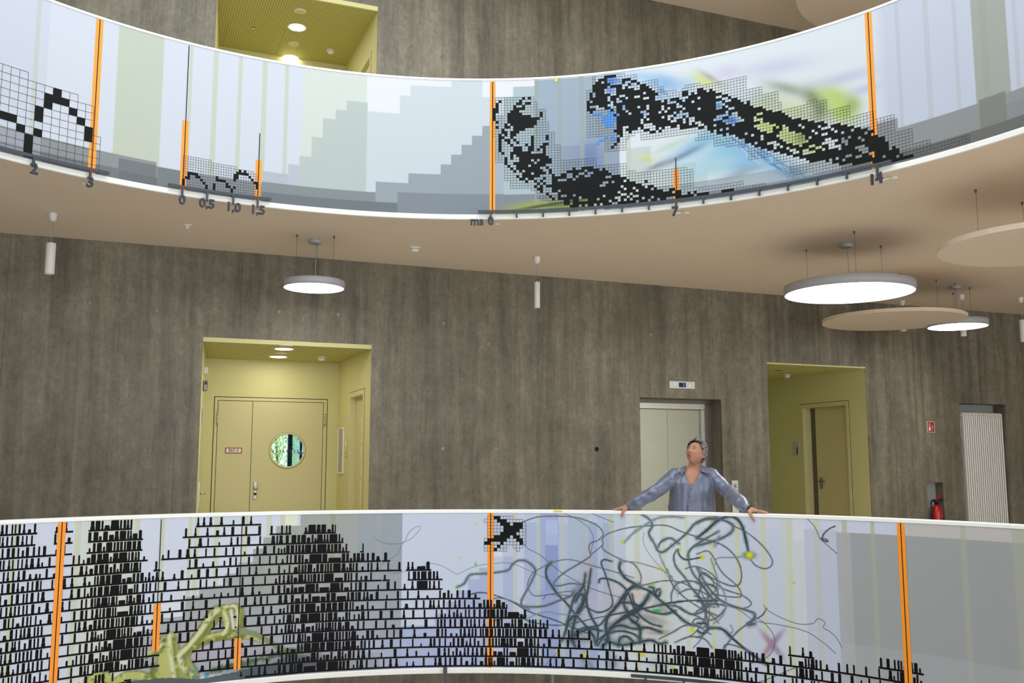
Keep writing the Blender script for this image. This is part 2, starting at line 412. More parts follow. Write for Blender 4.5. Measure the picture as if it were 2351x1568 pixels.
MB().lathe([(.001, -.058), (.020, -.056), (.026, -.046), (.024, -.036), (.012, -.030), (.011, -.012)], (hx+.004, 0, hzv+.028), 18, 'y').build('door_knob', M_CHROME, wide)
MB().lathe([(.001, -.026), (.017, -.026), (.018, -.012)], (hx, 0, hzv-.045), 16, 'y').build('lock_cylinder', M_DARK, wide)
for px, y0, y1 in ((498, 946, 975), (744.5, 950, 978)):
    x, za = wl(px, y1, D_A); _, zb_ = wl(px, y0, D_A); x = rel(x)
    hb = MB().lathe([(.010, za), (.010, (za*2+zb_)/3-.002), (.0085, (za*2+zb_)/3), (.010, (za*2+zb_)/3+.002), (.010, (za+2*zb_)/3-.002), (.0085, (za+2*zb_)/3), (.010, (za+2*zb_)/3+.002), (.010, zb_)], (x, -.014, 0), 12)
    hb.build('hinge', M_CHROME, d1)
# sign on the narrow leaf
x0, z1 = wl(517.3, 1027.6, D_A); x1, z0 = wl(555, 1040.9, D_A)
sg = wthing('door_sign', (x0+x1)/2, D_A-.002, (z0+z1)/2); w, h = (x1-x0)/2, (z1-z0)/2
MB().box(-w, w, -.006, 0, -h, h).build('sign_border', M_RSIGN, sg); MB().box(-w+.012, w-.012, -.007, -.004, -h+.011, h-.011).build('sign_face', M_PLASTIC, sg)
t = text_mb('BIO II', .052, .0006, .0008).build('lettering', M_DARK, sg); t.location = (0, -.0078, 0)
tag(sg, 'small white door sign with red border reading BIO II', 'sign')

# ---- daylit room behind the porthole: window frame, shelf unit, tree outside
back = MB()
wpx = lambda px, d: wl(px, 1034, d)
wr = wthing('window_1', wpx(660, 4.6)[0], 4.6, 0); struct(wr); w0 = wpx(660, 4.6)[0]
M_TEAL = mat('teal_frame', (56, 92, 104), .5)
q = [wpx(p, 4.6)[0]-w0 for p in (560, 617, 623, 661, 671, 760)]
for s0, s1, z0, z1 in ((q[0]-.05, q[0], .3, 2.7), (q[1], q[2], .3, 2.7), (q[3], q[4], .3, 2.7), (q[5], q[5]+.05, .3, 2.7), (q[0], q[5], .3, .4), (q[0], q[5], 2.6, 2.7)):
    MB().box(s0, s1, 0, .08, z0, z1).build('window_frame', M_TEAL, wr)
for s0, s1 in ((q[0], q[1]), (q[2], q[3]), (q[4], q[5])): MB().box(s0, s1, .035, .045, .4, 2.6).build('pane', M_GLASS, wr)
cw = MB()          # enclosing walls of that room, open to daylight beyond the window
cw.box(-2.6, -2.5, 1.9, 4.6, 0, 3.0); cw.box(6.0, 6.1, 1.9, 4.6, 0, 3.0); cw.box(-2.6, w0+q[0]-.05, 4.6, 4.7, 0, 3); cw.box(w0+q[5]+.05, 6.1, 4.6, 4.7, 0, 3); cw.box(w0+q[0], w0+q[5], 4.6, 4.7, 2.7, 3); cw.box(w0+q[0], w0+q[5], 4.6, 4.7, 0, .3)
cw.box(-2.6, 6.1, 1.9, 4.7, 3.0, 3.1); cw.box(-2.6, 6.1, 1.9, 4.7, -.1, 0)
lwall('wall_classroom', cw, M_WALLP)
ow = wthing('facade_panel', wpx(680, 16)[0], 16, 0); x0, x1 = wpx(668, 16)[0]-wpx(680, 16)[0], wpx(780, 16)[0]-wpx(680, 16)[0]  # panel set outdoors so that the sky lights it
MB().box(x0, x1, 0, .1, -1, 4.4).build('cladding', mat('pale_teal_panel', (112, 156, 172), .5), ow); MB().box(x0, x0+.05, -.03, 0, -1, 4.4).build('edge_profile', M_TEAL, ow)
tag(ow, 'pale blue facade panel outside, seen through the round door window', 'facade')
s6 = wpx(688, 4.2)[0]; sh = wthing('shelf_unit', s6, 4.2, .0); wS = wpx(712, 4.2)[0]-s6
for z in (.6, 1.0, 1.22, 1.44, 1.66, 1.88): MB().box(-.03, wS, 0, .25, z, z+.02).build('shelf', M_PLASTIC, sh)
MB().box(wS*.25, wS*.25+.03, .20, .25, 0, 2.0).build('upright', M_SCALE, sh); MB().box(wS, wS+.03, .0, .25, 0, 2.0).build('upright', M_SCALE, sh)
tag(sh, 'narrow shelf unit seen through the round door window', 'shelf')
rt = random.Random(5); lf = MB()
for i in range(5200):
    c = Vector((rt.gauss(0, .30), rt.gauss(0, .5), rt.gauss(1.9, .8))); a = Vector((rt.uniform(-1, 1), rt.uniform(-1, 1), rt.uniform(-1, 1))).normalized()*.026; bb = a.cross(Vector((rt.uniform(-1, 1), rt.uniform(-1, 1), .3))).normalized()*.016
    lf.quad(tuple(c-a), tuple(c-bb), tuple(c+a), tuple(c+bb))
tr = wthing('tree', wl(634, 1034, 8.2)[0], 8.2, 0)
fo = lf.build('foliage', mat('leaf_green', (170, 192, 120), .6), tr); fo['kind'] = 'stuff'
MB().tube([(0, 0, -.2), (.05, 0, 1.2), (-.05, .05, 2.6)], [.04, .03, .015]).build('trunk', mat('bark', (84, 70, 54), .9), tr)
tag(tr, 'leafy green tree outside, seen through the round door window', 'tree')

# ---- recess fittings: side doors
def side_door(name, s, d0, d1, zf, zt, rec, scratch, handle, label_m=M_YDOOR, back_m=M_YDOOR):
    o = wthing(name, s, 0, zf); struct(o); zt -= zf
    f = MB(); f.box(-.008, .07, d0-.0, d0+.06, 0, zt+.06); f.box(-.008, .07, d1-.06, d1, 0, zt+.06); f.box(-.008, .07, d0+.06, d1-.06, zt, zt+.06)
    f.build('door_frame', M_YTRIM, o)
    g = MB(); g.box(-.002, .01, d0-.008, d0, 0, zt+.068); g.box(-.002, .01, d1, d1+.008, 0, zt+.068); g.box(-.002, .01, d0, d1, zt+.06, zt+.068); g.build('shadow_gap', M_GAP, o)
    l = MB().box(rec, rec+.05, d0+.045, d1-.045, -.0, zt+.014).build('door_leaf', back_m, o)
    rv = MB(); rv.box(.0705, max(rec, .0705)+.05, d1-.0605, d1-.052, 0, zt); rv.box(.0705, max(rec, .0705)+.05, d0+.052, d0+.0605, 0, zt); rv.box(.0705, max(rec, .0705)+.05, d0+.046, d1-.046, zt+.001, zt+.012); rv.build('reveal', M_YTRIM, o)
    return o
sd = side_door('door_2', A_R, .30, 1.10, 0, 2.34, .075, True, True)
sc = MB(); rs = random.Random(2); zz = 1.0
while zz < 2.05:
    h = rs.uniform(.03, .09); y = .72+rs.uniform(-.015, .015); sc.box(.073, .0755, y, y+rs.uniform(.008, .03), zz, zz+h); zz += h*rs.uniform(.9, 1.6)
sc.build('white_scuff', M_PLASTIC, sd)
MB().bbox(.057, .075, .40, .43, .96, 1.12, .004).build('lock_plate', M_CHROME, sd)
sdU = side_door('door_3', A_R, .30, 1.10, Z_F2, Z_F2+2.34, .04, False, False)
sdB = side_door('door_4', B_R, .385, 1.50, 0, 2.385, .16, False, True)
MB().box(.150, .1605, 1.34, 1.43, 0, 2.38).build('door_edge', mat('grey_rubber', (96, 90, 74), .7), sdB)
d_, z_ = side(1880, 1105, B_R+.1)
hb = MB().bbox(.135, .16, d_-.02, d_+.02, z_-.12, z_+.06, .004); hb.build('handle_plate', M_STEELD, sdB)
MB().tube([(.14, d_, z_), (.09, d_, z_), (.085, d_-.03, z_), (.085, d_-.15, z_)], .010, 10).build('lever_handle', M_STEELD, sdB)
# left lining of the recess: door seen edge-on, with lever, hinge and closer
def lft(k, off, z): return Vector((A_L+(sA_back-A_L)*k+off, D_A*k, z))
dl = empty('door_5', l2w(0, 0, 0), WA); struct(dl)
def lbox(nm, k0, k1, o0, o1, z0, z1, m):
    v = MB(); v.v = [tuple(lft(k, o, z)) for z in (z0, z1) for k in (k0, k1) for o in (o0, o1)]
    v.f = [(0, 2, 3, 1), (4, 5, 7, 6), (0, 1, 5, 4), (2, 6, 7, 3), (0, 4, 6, 2), (1, 3, 7, 5)]; return v.build(nm, m, dl)
lbox('door_frame', .06, .13, 0, .012, 0, 2.3, M_YTRIM); lbox('door_frame', .70, .77, 0, .012, 0, 2.3, M_YTRIM); lbox('door_frame', .13, .70, 0, .012, 2.24, 2.3, M_YTRIM)
lbox('door_leaf', .13, .70, 0, .008, 0, 2.24, M_YDOOR)
lbox('hinge', .13, .15, .008, .022, 1.94, 2.12, M_STEELD); lbox('handle_plate', .17, .20, .008, .022, 1.0, 1.3, M_CHROME)
hk = [lft(.185, .02, 1.17), lft(.185, .07, 1.17), lft(.26, .075, 1.17)]
MB().tube([tuple(p) for p in hk], .011, 10).build('lever_handle', M_CHROME, dl)
cl = MB(); bx = lft(.45, 0, 2.40); cl.bbox(bx.x, bx.x+.05, bx.y-.06, bx.y+.10, 2.36, 2.48, .006)
co = empty('door_closer', l2w(0, 0, 0), WA); cl.build('closer_body', M_STEELD, co); MB().box(bx.x+.012, bx.x+.04, bx.y-.064, bx.y-.055, 2.43, 2.465).build('closer_slot', M_DARK, co)
tag(co, 'small grey metal box on the left lining of the lime recess', 'door closer')
bx = lft(.55, 0, 2.6); eb = empty('sensor_box', l2w(0, 0, 0), WA); MB().bbox(bx.x-.005, bx.x+.045, bx.y-.02, bx.y+.06, 2.58, 2.66, .006).build('casing', M_PLASTIC, eb); MB().box(bx.x+.045, bx.x+.048, bx.y, bx.y+.04, 2.60, 2.63).build('lens', M_LGREY, eb)
tag(eb, 'little white box high on the left lining of the lime recess', 'sensor')
bx = lft(.3, 0, 2.6)
eb = empty('sensor_box', l2w(0, 0, 0), WA); pu = wl(512, 88, .9); MB().bbox(A_L+.10, A_L+.16, .6, .68, 6.36, 6.46, .006).build('casing', M_PLASTIC, eb); MB().box(A_L+.16, A_L+.163, .62, .66, 6.39, 6.42).build('lens', M_LGREY, eb)
tag(eb, 'little white box on the left lining of the upper recess', 'sensor')
# notice frame and switch on the right lining
da, za = side(779, 983, A_R); db, zb_ = side(791, 978, A_R); _, zc_ = side(785, 1088, A_R)
nf = wthing('notice_frame', A_R, (da+db)/2, (za+zc_)/2); w, h = abs(da-db)/2, (za-zc_)/2
fr = MB(); fr.bbox(-.018, 0, -w, -w+.02, -h, h, .003); fr.bbox(-.018, 0, w-.02, w, -h, h, .003); fr.bbox(-.018, 0, -w+.02, w-.02, h-.02, h, .003); fr.bbox(-.018, 0, -w+.02, w-.02, -h, -h+.02, .003)
fr.build('frame', M_PLASTIC, nf); MB().box(-.010, -.001, -w+.02, w-.02, -h+.02, h-.02).build('grey_sheet', mat('grey_paper', (176, 170, 150), .6), nf)
tag(nf, 'slim white framed notice board on the lime side wall', 'notice board')
dS, zS = side(796, 1027, A_R); sw = wthing('light_switch', A_R, dS, zS)
MB().bbox(-.012, 0, -.04, .04, -.12, .12, .004).build('switch_plate', mat('lime_plastic', (204, 198, 150), .5), sw); MB().bbox(-.016, -.010, -.026, .026, .02, .09, .003).build('rocker', M_PLASTIC, sw)
MB().lathe([(.001, -.016), (.008, -.016), (.009, -.010)], (0, 0, -.07), 12, 'x').build('key_switch', M_DARK, sw)
tag(sw, 'pale switch plate beside the notice board on the lime wall', 'switch')
# room plate in the right recess
dS, zS = side(1828, 1030, B_R); rp = wthing('room_plate', B_R, dS, zS)
MB().bbox(-.010, 0, -.085, .085, -.115, .115, .003).build('plate', mat('grey_plate', (178, 182, 176), .4), rp); MB().box(-.0115, -.009, -.05, -.02, -.09, .02).build('pictogram', M_DARK, rp)
MB().box(-.0115, -.009, -.06, .06, .03, .034).build('plate_line', M_LGREY, rp)
tag(rp, 'grey room plate with a dark pictogram beside the olive side door', 'sign')

# ---- ceiling fittings of the recesses
def downlight(px, py, zc, label, r=.10):
    X, Y = hz(px, py, zc); o = empty('downlight', (X, Y, zc), WA)
    MB().lathe([(r, -.001), (r+.018, -.006), (r+.022, 0), (r+.022, .004)], n=28, cap=False).build('trim_ring', M_PLASTIC, o)
    MB().lathe([(.0005, -.004), (r, -.004), (r, .002)], n=28).build('diffuser', M_DOWN, o)
    tag(o, label, 'ceiling light', 'recessed downlights')
downlight(652, 801, 2.852, 'lit recessed downlight nearer the opening of the lower lime recess')
downlight(639, 819, 2.852, 'lit recessed downlight nearer the double door in the lower lime recess')
downlight(682, 63, 7.075, 'lit recessed downlight nearer the opening of the upper lime recess')
downlight(667, 133, 7.075, 'lit recessed downlight farther back in the upper lime recess')
def detector(px, py, zc, label, r=.055, kind='smoke_detector'):
    X, Y = hz(px, py, zc); o = empty(kind, (X, Y, zc), WA)
    MB().lathe([(r, 0), (r, -.012), (r*.9, -.016)], n=24).build('base', M_PLASTIC, o)
    MB().lathe([(r*.78, -.016), (r*.78, -.030), (r*.70, -.046), (r*.3, -.052), (.0005, -.052)], n=24).build('cap', M_PLASTIC, o)
    MB().lathe([(r*.79, -.020), (r*.79, -.026)], n=24, cap=False).build('vent_slot', M_LGREY, o)
    tag(o, label, 'detector', 'smoke detectors'); return o
detector(739, 819, 2.852, 'white smoke detector on the perforated ceiling above the BIO II door')
detector(759, 115, 7.075, 'white smoke detector on the perforated ceiling of the upper recess')
detector(1807, 860, 2.90, 'white smoke detector in the dark olive recess on the right')
detector(952, 568, Z_UB, 'white smoke detector on the beige ceiling right of the small round lamp', .062)
def flat_disc(px, py, zc, label, r, m=M_PLASTIC, kind='ceiling_speaker', cat='speaker', grille=M_YTRIM):
    X, Y = hz(px, py, zc); o = empty(kind, (X, Y, zc), WA)
    MB().lathe([(r, 0), (r, -.006), (r*.86, -.010)], n=28, cap=False).build('ring', m, o)
    MB().lathe([(.0005, -.009), (r*.86, -.009)], n=28, cap=False).build('grille', grille, o)
    tag(o, label, cat)
flat_disc(690, 26, 7.075, 'flat pale disc in front of the downlights on the upper recess ceiling', .075)
flat_disc(675, 101, 7.075, 'flat pale disc between the two downlights on the upper recess ceiling', .075)
flat_disc(656, 793, 2.852, 'flat pale disc in front of the downlights on the lower recess ceiling', .075)
flat_disc(645, 811, 2.852, 'flat pale disc between the two downlights on the lower recess ceiling', .075)
flat_disc(582, 64, 7.075, 'tiny red ring lamp on the upper recess ceiling', .026, M_RSIGN, 'indicator_lamp', 'indicator', M_PLASTIC)
flat_disc(1788, 849, 2.90, 'unlit dark round ceiling spot in the olive recess on the right', .075, M_LGREY, 'unlit_spotlight', 'ceiling light', M_DARK)
# access hatch joints in the perforated ceilings
for zc, pts in ((7.075, ((524, 50), (640, 64), (635, 120), (520, 108))), (2.852, ((482, 800), (610, 802), (600, 815), (481, 812)))):
    q = [hz(*p, zc) for p in pts]; ls = [w2l(*p) for p in q]; s0, s1 = min(l[0] for l in ls), max(l[0] for l in ls); dd0, dd1 = max(.08, min(l[1] for l in ls)), max(l[1] for l in ls)
    h = MB(); zq = zc-.001
    for a in ((s0, s1, dd0, dd0+.004), (s0, s1, dd1, dd1+.004), (s0, s0+.004, dd0, dd1), (s1, s1+.004, dd0, dd1)): h.box(a[0], a[1], a[2], a[3], zq, zc+.002)
    h.build('hatch_joint', mat('olive_joint', (140, 130, 70), .7), nicheU if zc > 5 else nicheA)

# ---- lift
dE = side(1634.5, 917, E_R)[0]; print('lift depth', dE)
lr = wthing('lift_entrance', E_L, 0, 0)
W_ = E_R-E_L
MB().box(0, W_, dE+.12, dE+.16, 0, E_H).build('shaft_wall', M_DARK, lr)
f = MB(); _, zt1 = wl(1500, 924, dE); 
f.box(0, W_, dE, dE+.10, zt1, E_H-.002); f.build('lintel', mat('bronze_steel', (122, 112, 98), .4, metal=.7), lr)
_, ztA = wl(1500, 938, dE); xj = wl(1621, 1000, dE)[0]-E_L
MB().bbox(.0, xj, dE+.012, dE+.06, ztA, zt1, .004).build('head_rail', M_STEEL, lr)
MB().bbox(xj, W_, dE+.02, dE+.06, 0, zt1, .004).build('side_panel', M_STEELD, lr)
xk = wl(1612, 1000, dE)[0]-E_L
MB().bbox(xk, xj-.004, dE+.016, dE+.07, 0, ztA, .003).build('door_jamb', M_STEEL, lr)
xs = wl(1537.5, 1000, dE)[0]-E_L
M_LIFT = mat('lift_door_steel', (168, 168, 148), .30, metal=.75, noise=.06, nscale=6)
MB().bbox(.0, xs-.002, dE+.055, dE+.075, 0, ztA-.002, .002).build('door_panel', M_LIFT, lr)
MB().bbox(xs+.002, xk, dE+.06, dE+.08, 0, ztA-.002, .002).build('door_panel', M_LIFT, lr)
tag(lr, 'brushed steel lift door set back in the concrete wall behind the woman', 'lift')
x0, z1 = wl(1535, 874.5); x1, z0 = wl(1594, 893.5)
li = wthing('lift_indicator', (x0+x1)/2, -.007, (z0+z1)/2); w, h = (x1-x0)/2, (z1-z0)/2
MB().bbox(-w, w, -.014, .004, -h, h, .003).build('plate', mat('pale_steel', (206, 212, 210), .35, metal=.3), li)
MB().box(-w*.27, w*.27, -.016, -.012, -h*.62, h*.62).build('display', mat('display_black', (12, 14, 26), .2), li)
t = text_mb('2', .055, .0006).build('digit', mat('blue_led', (70, 110, 255), .4, emit=1.6), li); t.location = (w*.10, -.0170, 0)
for sx, up in ((-w*.60, -1), (w*.60, 1)):
    a = MB(); k = .020; a.v = [(sx-k, -.0155, -up*k), (sx+k, -.0155, -up*k), (sx, -.0155, up*k), (sx-k, -.012, -up*k), (sx+k, -.012, -up*k), (sx, -.012, up*k)]
    a.f = [(0, 1, 2), (3, 5, 4), (0, 1, 4, 3), (1, 2, 5, 4), (2, 0, 3, 5)]; a.build('arrow', M_PLASTIC, li)
tag(li, 'steel lift indicator plate with blue 2 and two arrows above the lift', 'display')
x0, z1 = wl(1678.5, 1103); x1, _ = wl(1693, 1103)
lc = wthing('lift_call_panel', (x0+x1)/2, -.007, 0); w = (x1-x0)/2; zb0 = z1-.62
MB().bbox(-w, w, -.012, .004, zb0, z1, .003).build('plate', MATS['pale_steel'], lc)
MB().lathe([(.024, -.0135), (.030, -.0135)], (0, 0, z1-.075), 20, 'y', cap=False).build('prohibition_ring', mat('brown_red_print', (128, 72, 58), .5), lc)
a = MB(); a.v = [(-.022, -.0138, z1-.057), (-.017, -.0138, z1-.052), (.022, -.0138, z1-.093), (.017, -.0138, z1-.098)]; a.f = [(0, 1, 2, 3)]; a.build('prohibition_bar', MATS['brown_red_print'], lc)
a = MB(); a.box(-.010, .006, -.0134, -.0125, z1-.09, z1-.06); a.build('flame_mark', M_DARK, lc)
MB().box(-w*.2, w*.75, -.014, -.010, z1-.225, z1-.185).build('button_window', M_DARK, lc)
MB().lathe([(.001, -.018), (.016, -.018), (.017, -.012)], (0, 0, z1-.32), 16, 'y').build('call_button', M_CHROME, lc)
tag(lc, 'narrow steel lift call panel with a round prohibition mark beside the lift', 'panel')

# ---- fire sign, extinguisher, radiator
x0, z1 = wl(2127.5, 967.5); x1, z0 = wl(2145, 993)
fs = wthing('fire_sign', (x0+x1)/2, -.007, (z0+z1)/2); w, h = (x1-x0)/2, (z1-z0)/2
MB().box(-w, w, -.003, .004, -h, h).build('sign_border', M_PLASTIC, fs); MB().box(-w+.007, w-.007, -.004, -.001, -h+.007, h-.007).build('sign_face', M_RSIGN, fs)
a = MB(); a.box(-w*.66, -w*.12, -.005, -.0035, -h*.70, -h*.02); a.box(-w*.52, -w*.26, -.005, -.0035, h*.02, h*.22); a.box(-w*.66, -w*.16, -.005, -.0035, h*.30, h*.40); a.box(-w*.5, -w*.2, -.005, -.0035, h*.5, h*.68); a.build('extinguisher_mark', M_PLASTIC, fs)
a = MB()
for k, (x, zz, q) in enumerate(((w*.15, -h*.6, .012), (w*.30, -h*.35, .014), (w*.2, -h*.1, .013), (w*.42, .1*h, .014), (w*.3, .3*h, .010))): a.lathe([(.0005, -.0048), (q*.6, -.0048), (q*.62, -.0035)], (x+w*.1, 0, zz), 8, 'y')
a.build('flame_mark', M_PLASTIC, fs)
tag(fs, 'small red fire extinguisher sign on the concrete wall', 'sign')
xn = MB(); xd = .15
ne = empty('wall_niche', l2w(0, 0, 0), WA); struct(ne)
MB().box(X_L, X_R, xd, xd+.05, .1, X_H).build('niche_back', mat('niche_plaster', (168, 170, 164), .8), ne)
s_c = wl(2150, 1170, .03)[0]; ex = wthing('fire_extinguisher', s_c, .03, .165)
MB().lathe([(.078, 0), (.082, .012), (.082, .60), (.078, .645), (.062, .690), (.034, .715), (.026, .73)], n=32).build('cylinder', M_RED, ex)
MB().lathe([(.026, .73), (.026, .765), (.034, .768), (.034, .80), (.02, .806)], n=20).build('valve', M_DARK, ex)
a = MB(); a.tube([(-.02, 0, .795), (.03, -.01, .805), (.085, -.02, .80), (.11, -.02, .785)], .009, 8); a.build('lower_grip', M_DARK, ex)
a = MB(); a.v = [(-.03, -.012, .800), (.10, -.03, .880), (.105, -.03, .868), (-.03, -.012, .782), (-.03, .012, .800), (.10, -.006, .880), (.105, -.006, .868), (-.03, .012, .782)]; a.f = [(0, 1, 2, 3), (4, 7, 6, 5), (0, 4, 5, 1), (3, 2, 6, 7), (0, 3, 7, 4), (1, 5, 6, 2)]; a.build('lever', M_RED, ex)
a = MB(); a.tube([(-.02, 0, .79), (-.07, -.01, .80), (-.115, -.02, .77), (-.125, -.03, .68), (-.112, -.03, .5), (-.100, -.02, .35), (-.095, 0, .2)], .012, 8); a.build('hose', M_DARK, ex)
a = MB()                                    # printed label wrapped round the cylinder
for (t0, t1, z0, z1, nm, col) in ((-80, 30, .50, .545, 'label_band', (46, 72, 88)), (-70, 20, .555, .575, 'label_band', (220, 206, 204)), (-85, 15, .20, .48, 'label_text', None)):
    a = MB()
    if col:
        for k in range(8):
            q0, q1 = math.radians(t0+(t1-t0)*k/8), math.radians(t0+(t1-t0)*(k+1)/8); r = .083
            a.quad((r*math.cos(q0), r*math.sin(q0), z0), (r*math.cos(q1), r*math.sin(q1), z0), (r*math.cos(q1), r*math.sin(q1), z1), (r*math.cos(q0), r*math.sin(q0), z1))
        a.build(nm, mat('label_%d' % col[0], col, .5), ex)
    else:
        re = random.Random(4)
        for k in range(26):
            q0 = math.radians(re.uniform(t0, t1-12)); q1 = q0+math.radians(re.uniform(5, 14)); zz = re.choice([z0+i*.024 for i in range(12)]); r = .083
            a.quad((r*math.cos(q0), r*math.sin(q0), zz), (r*math.cos(q1), r*math.sin(q1), zz), (r*math.cos(q1), r*math.sin(q1), zz+.014), (r*math.cos(q0), r*math.sin(q0), zz+.014))
        a.build(nm, M_PLASTIC, ex)['kind'] = 'stuff'
tag(ex, 'red fire extinguisher with black hose standing in a small wall niche', 'fire extinguisher')
nr = empty('wall_niche_radiator', l2w(0, 0, 0), WA); struct(nr)
MB().box(RD_L, RD_R, .24, .29, .1, RD_H).build('niche_back', MATS['niche_plaster'], nr)
r0, rz = wl(2209, 949, .05); r1, _ = wl(2300, 949, .05)
ra = wthing('radiator', r0, .05, .18); wR = r1-r0; hR = rz-.18; nS = 19
for i in range(nS):
    x = wR*(i+.5)/nS; q = MB()
    for y in (.0, .07): q.tube([(x, y, .0), (x, y, hR-.03)], .0135, 8, cap=False)
    q.tube([(x, -.004, hR-.03), (x, .0, hR-.004), (x, .035, hR+.006), (x, .07, hR-.004), (x, .074, hR-.03)], .015, 8)
    q.tube([(x, -.004, .03), (x, .0, .004), (x, .035, -.006), (x, .07, .004), (x, .074, .03)], .015, 8)
    q.build('radiator_tube', M_PLASTIC, ra)
for zz in (hR-.03, .04): MB().tube([(-.005, .035, zz), (wR+.005, .035, zz)], .016, 10).build('header_pipe', M_PLASTIC, ra)
for xx in (wR*.2, wR*.8): MB().tube([(xx, .035, .03), (xx, .035, -.18)], .009, 8).build('supply_pipe', M_CHROME, ra)
tag(ra, 'tall white tubular radiator in a concrete wall niche', 'radiator')
# ------------------------------------------------------------------ hanging lamps and acoustic discs
def at(px, py, X, Y):                        # height of a sight line above a plan point
    x, y, z = ray(px, py); return CZ+z*math.hypot(X, Y)/math.hypot(x, y)
def anchor(o, x, y, ztop, zlow, r=.0016):
    w = MB().tube([(x, y, ztop-.03), (x, y, zlow)], r, 5).build('suspension_wire', M_WIRE, o)
    MB().lathe([(.011, 0), (.011, -.012), (.005, -.030), (.0015, -.038)], (x, y, ztop), 10).build('wire_anchor', M_WIRE, w)
def round_lamp(cx, cy_, zb, r, h, anchors, can, label, zc=Z_UB):
    o = empty('round_pendant_lamp', (cx, cy_, zc)); zb -= zc
    MB().lathe([(r-.012, zb), (r, zb), (r, zb+h), (r-.01, zb+h+.004), (.0005, zb+h+.004)], n=72, cap=False).build('housing', M_LGREY, o)
    MB().lathe([(.0005, zb+.002), (r-.012, zb+.002), (r-.012, zb+.008)], n=72, cap=False).build('diffuser', M_DIFF, o)
    MB().lathe([(.068, 0), (.070, -.004), (.070, -.034), (.066, -.038), (.0005, -.038)], (can[0]-cx, can[1]-cy_, 0), 28).build('canopy', M_LGREY, o)
    a = Vector((can[0]-cx, can[1]-cy_, -.036)); e = Vector((.02, 0, zb+h)); p = [a, a.lerp(e, .35)+Vector((.006, 0, 0)), a.lerp(e, .7)+Vector((-.006, 0, 0)), e]
    MB().tube([tuple(q) for q in p], .0045, 6).build('cable', M_LGREY, o)
    for ax, ay in anchors: anchor(o, ax-cx, ay-cy_, 0, zb+h)
    tag(o, label, 'lamp', 'round pendant lamps'); return o
A1 = [hz(682, 539, Z_UB), hz(767, 542, Z_UB), hz(729, 558, Z_UB)]; c1 = hz(724, 551, Z_UB)
cx, cy_ = sum(a[0] for a in A1)/3-.01, sum(a[1] for a in A1)/3
z1 = at(721, 662, cx, cy_); round_lamp(cx, cy_, z1, 70/F_PX*10.17, .075, A1, c1, 'small lit round pendant lamp above the lime double door recess')
A2 = [hz(1851, 573, Z_UB), hz(1961, 531, Z_UB), hz(2022, 564, Z_UB)]; c2 = hz(1943, 560, Z_UB)
cx, cy_ = sum(a[0] for a in A2)/3, sum(a[1] for a in A2)/3
z2 = at(1955, 674, cx, cy_); round_lamp(cx, cy_, z2, 139/F_PX*10.75, .095, A2, c2, 'largest lit round pendant lamp, in front of the acoustic discs')
A3 = [hz(2192, 650, Z_UB), hz(2226, 660, Z_UB), hz(2188, 672, Z_UB)]; c3 = hz(2193, 657, Z_UB)
cx, cy_ = c3; z3 = at(2192, 751, cx, cy_); round_lamp(cx, cy_, z3, 60/F_PX*14.1, .085, A3, c3, 'far lit round pendant lamp half behind an acoustic disc')
def acoustic(cx, cy_, zb, r, th, anchors, label, zc=Z_UB, seam=None):
    o = empty('acoustic_disc', (cx, cy_, zc)); zb -= zc
    seam = seam if seam is not None else .4
    for k in (0, 1):
        m = MB(); n = 48; a0 = seam+math.pi*k; pts = [(r*math.cos(a0+math.pi*i/n), r*math.sin(a0+math.pi*i/n)) for i in range(n+1)]
        g = .0015; ox, oy = -math.sin(a0)*g, math.cos(a0)*g; pts = [(x+ox, y+oy) for x, y in pts]
        q = len(m.v)
        m.v += [(x, y, zb) for x, y in pts]+[(x, y, zb+th) for x, y in pts]
        m.f.append(tuple(range(n, -1, -1))); m.f.append(tuple(range(n+1, 2*n+2)))
        for i in range(n): m.f.append((i, i+1, n+2+i, n+1+i))
        m.f.append((n, 0, n+1, 2*n+1)); m.build('half_disc', M_DISC, o)
    for ax, ay in anchors: anchor(o, ax-cx, ay-cy_, 0, zb+th)
    tag(o, label, 'acoustic panel', 'round acoustic discs'); return o
# disc beside the largest lamp
def disc_at(pxl, pxr, pyc, zb):              # centre and radius from its left and right limits on a known level
    pl = hz(pxl, pyc, zb); 
    return pl
zD = 3.36
X, Y = hz(2051, 738, zD); rD = 146/F_PX*math.hypot(X, Y)
acoustic(X, Y, zD, rD, .045, [(X-.55*rD, Y+.25*rD), (X+.6*rD, Y-.15*rD), (X+.1*rD, Y+.6*rD), (X-.1*rD, Y-.6*rD)], 'beige acoustic disc hanging just below the largest lamp', seam=.95)
X, Y = hz(2400, 566, zD)
acoustic(X, Y, zD, 232/F_PX*Y, .045, [(X-.52, Y+.10), (X-.10, Y-.52), (X+.5, Y-.1), (X+.1, Y+.5)], 'beige acoustic disc cut off by the right picture edge', seam=.55)
X, Y = hz(2120, -40, 7.55)
acoustic(X, Y, 7.55, 1.55, .05, [(X-.6, Y-.6), (X+.7, Y-.5), (X, Y+.8)], 'large pale acoustic disc under the topmost ceiling', Z_C2, .7)

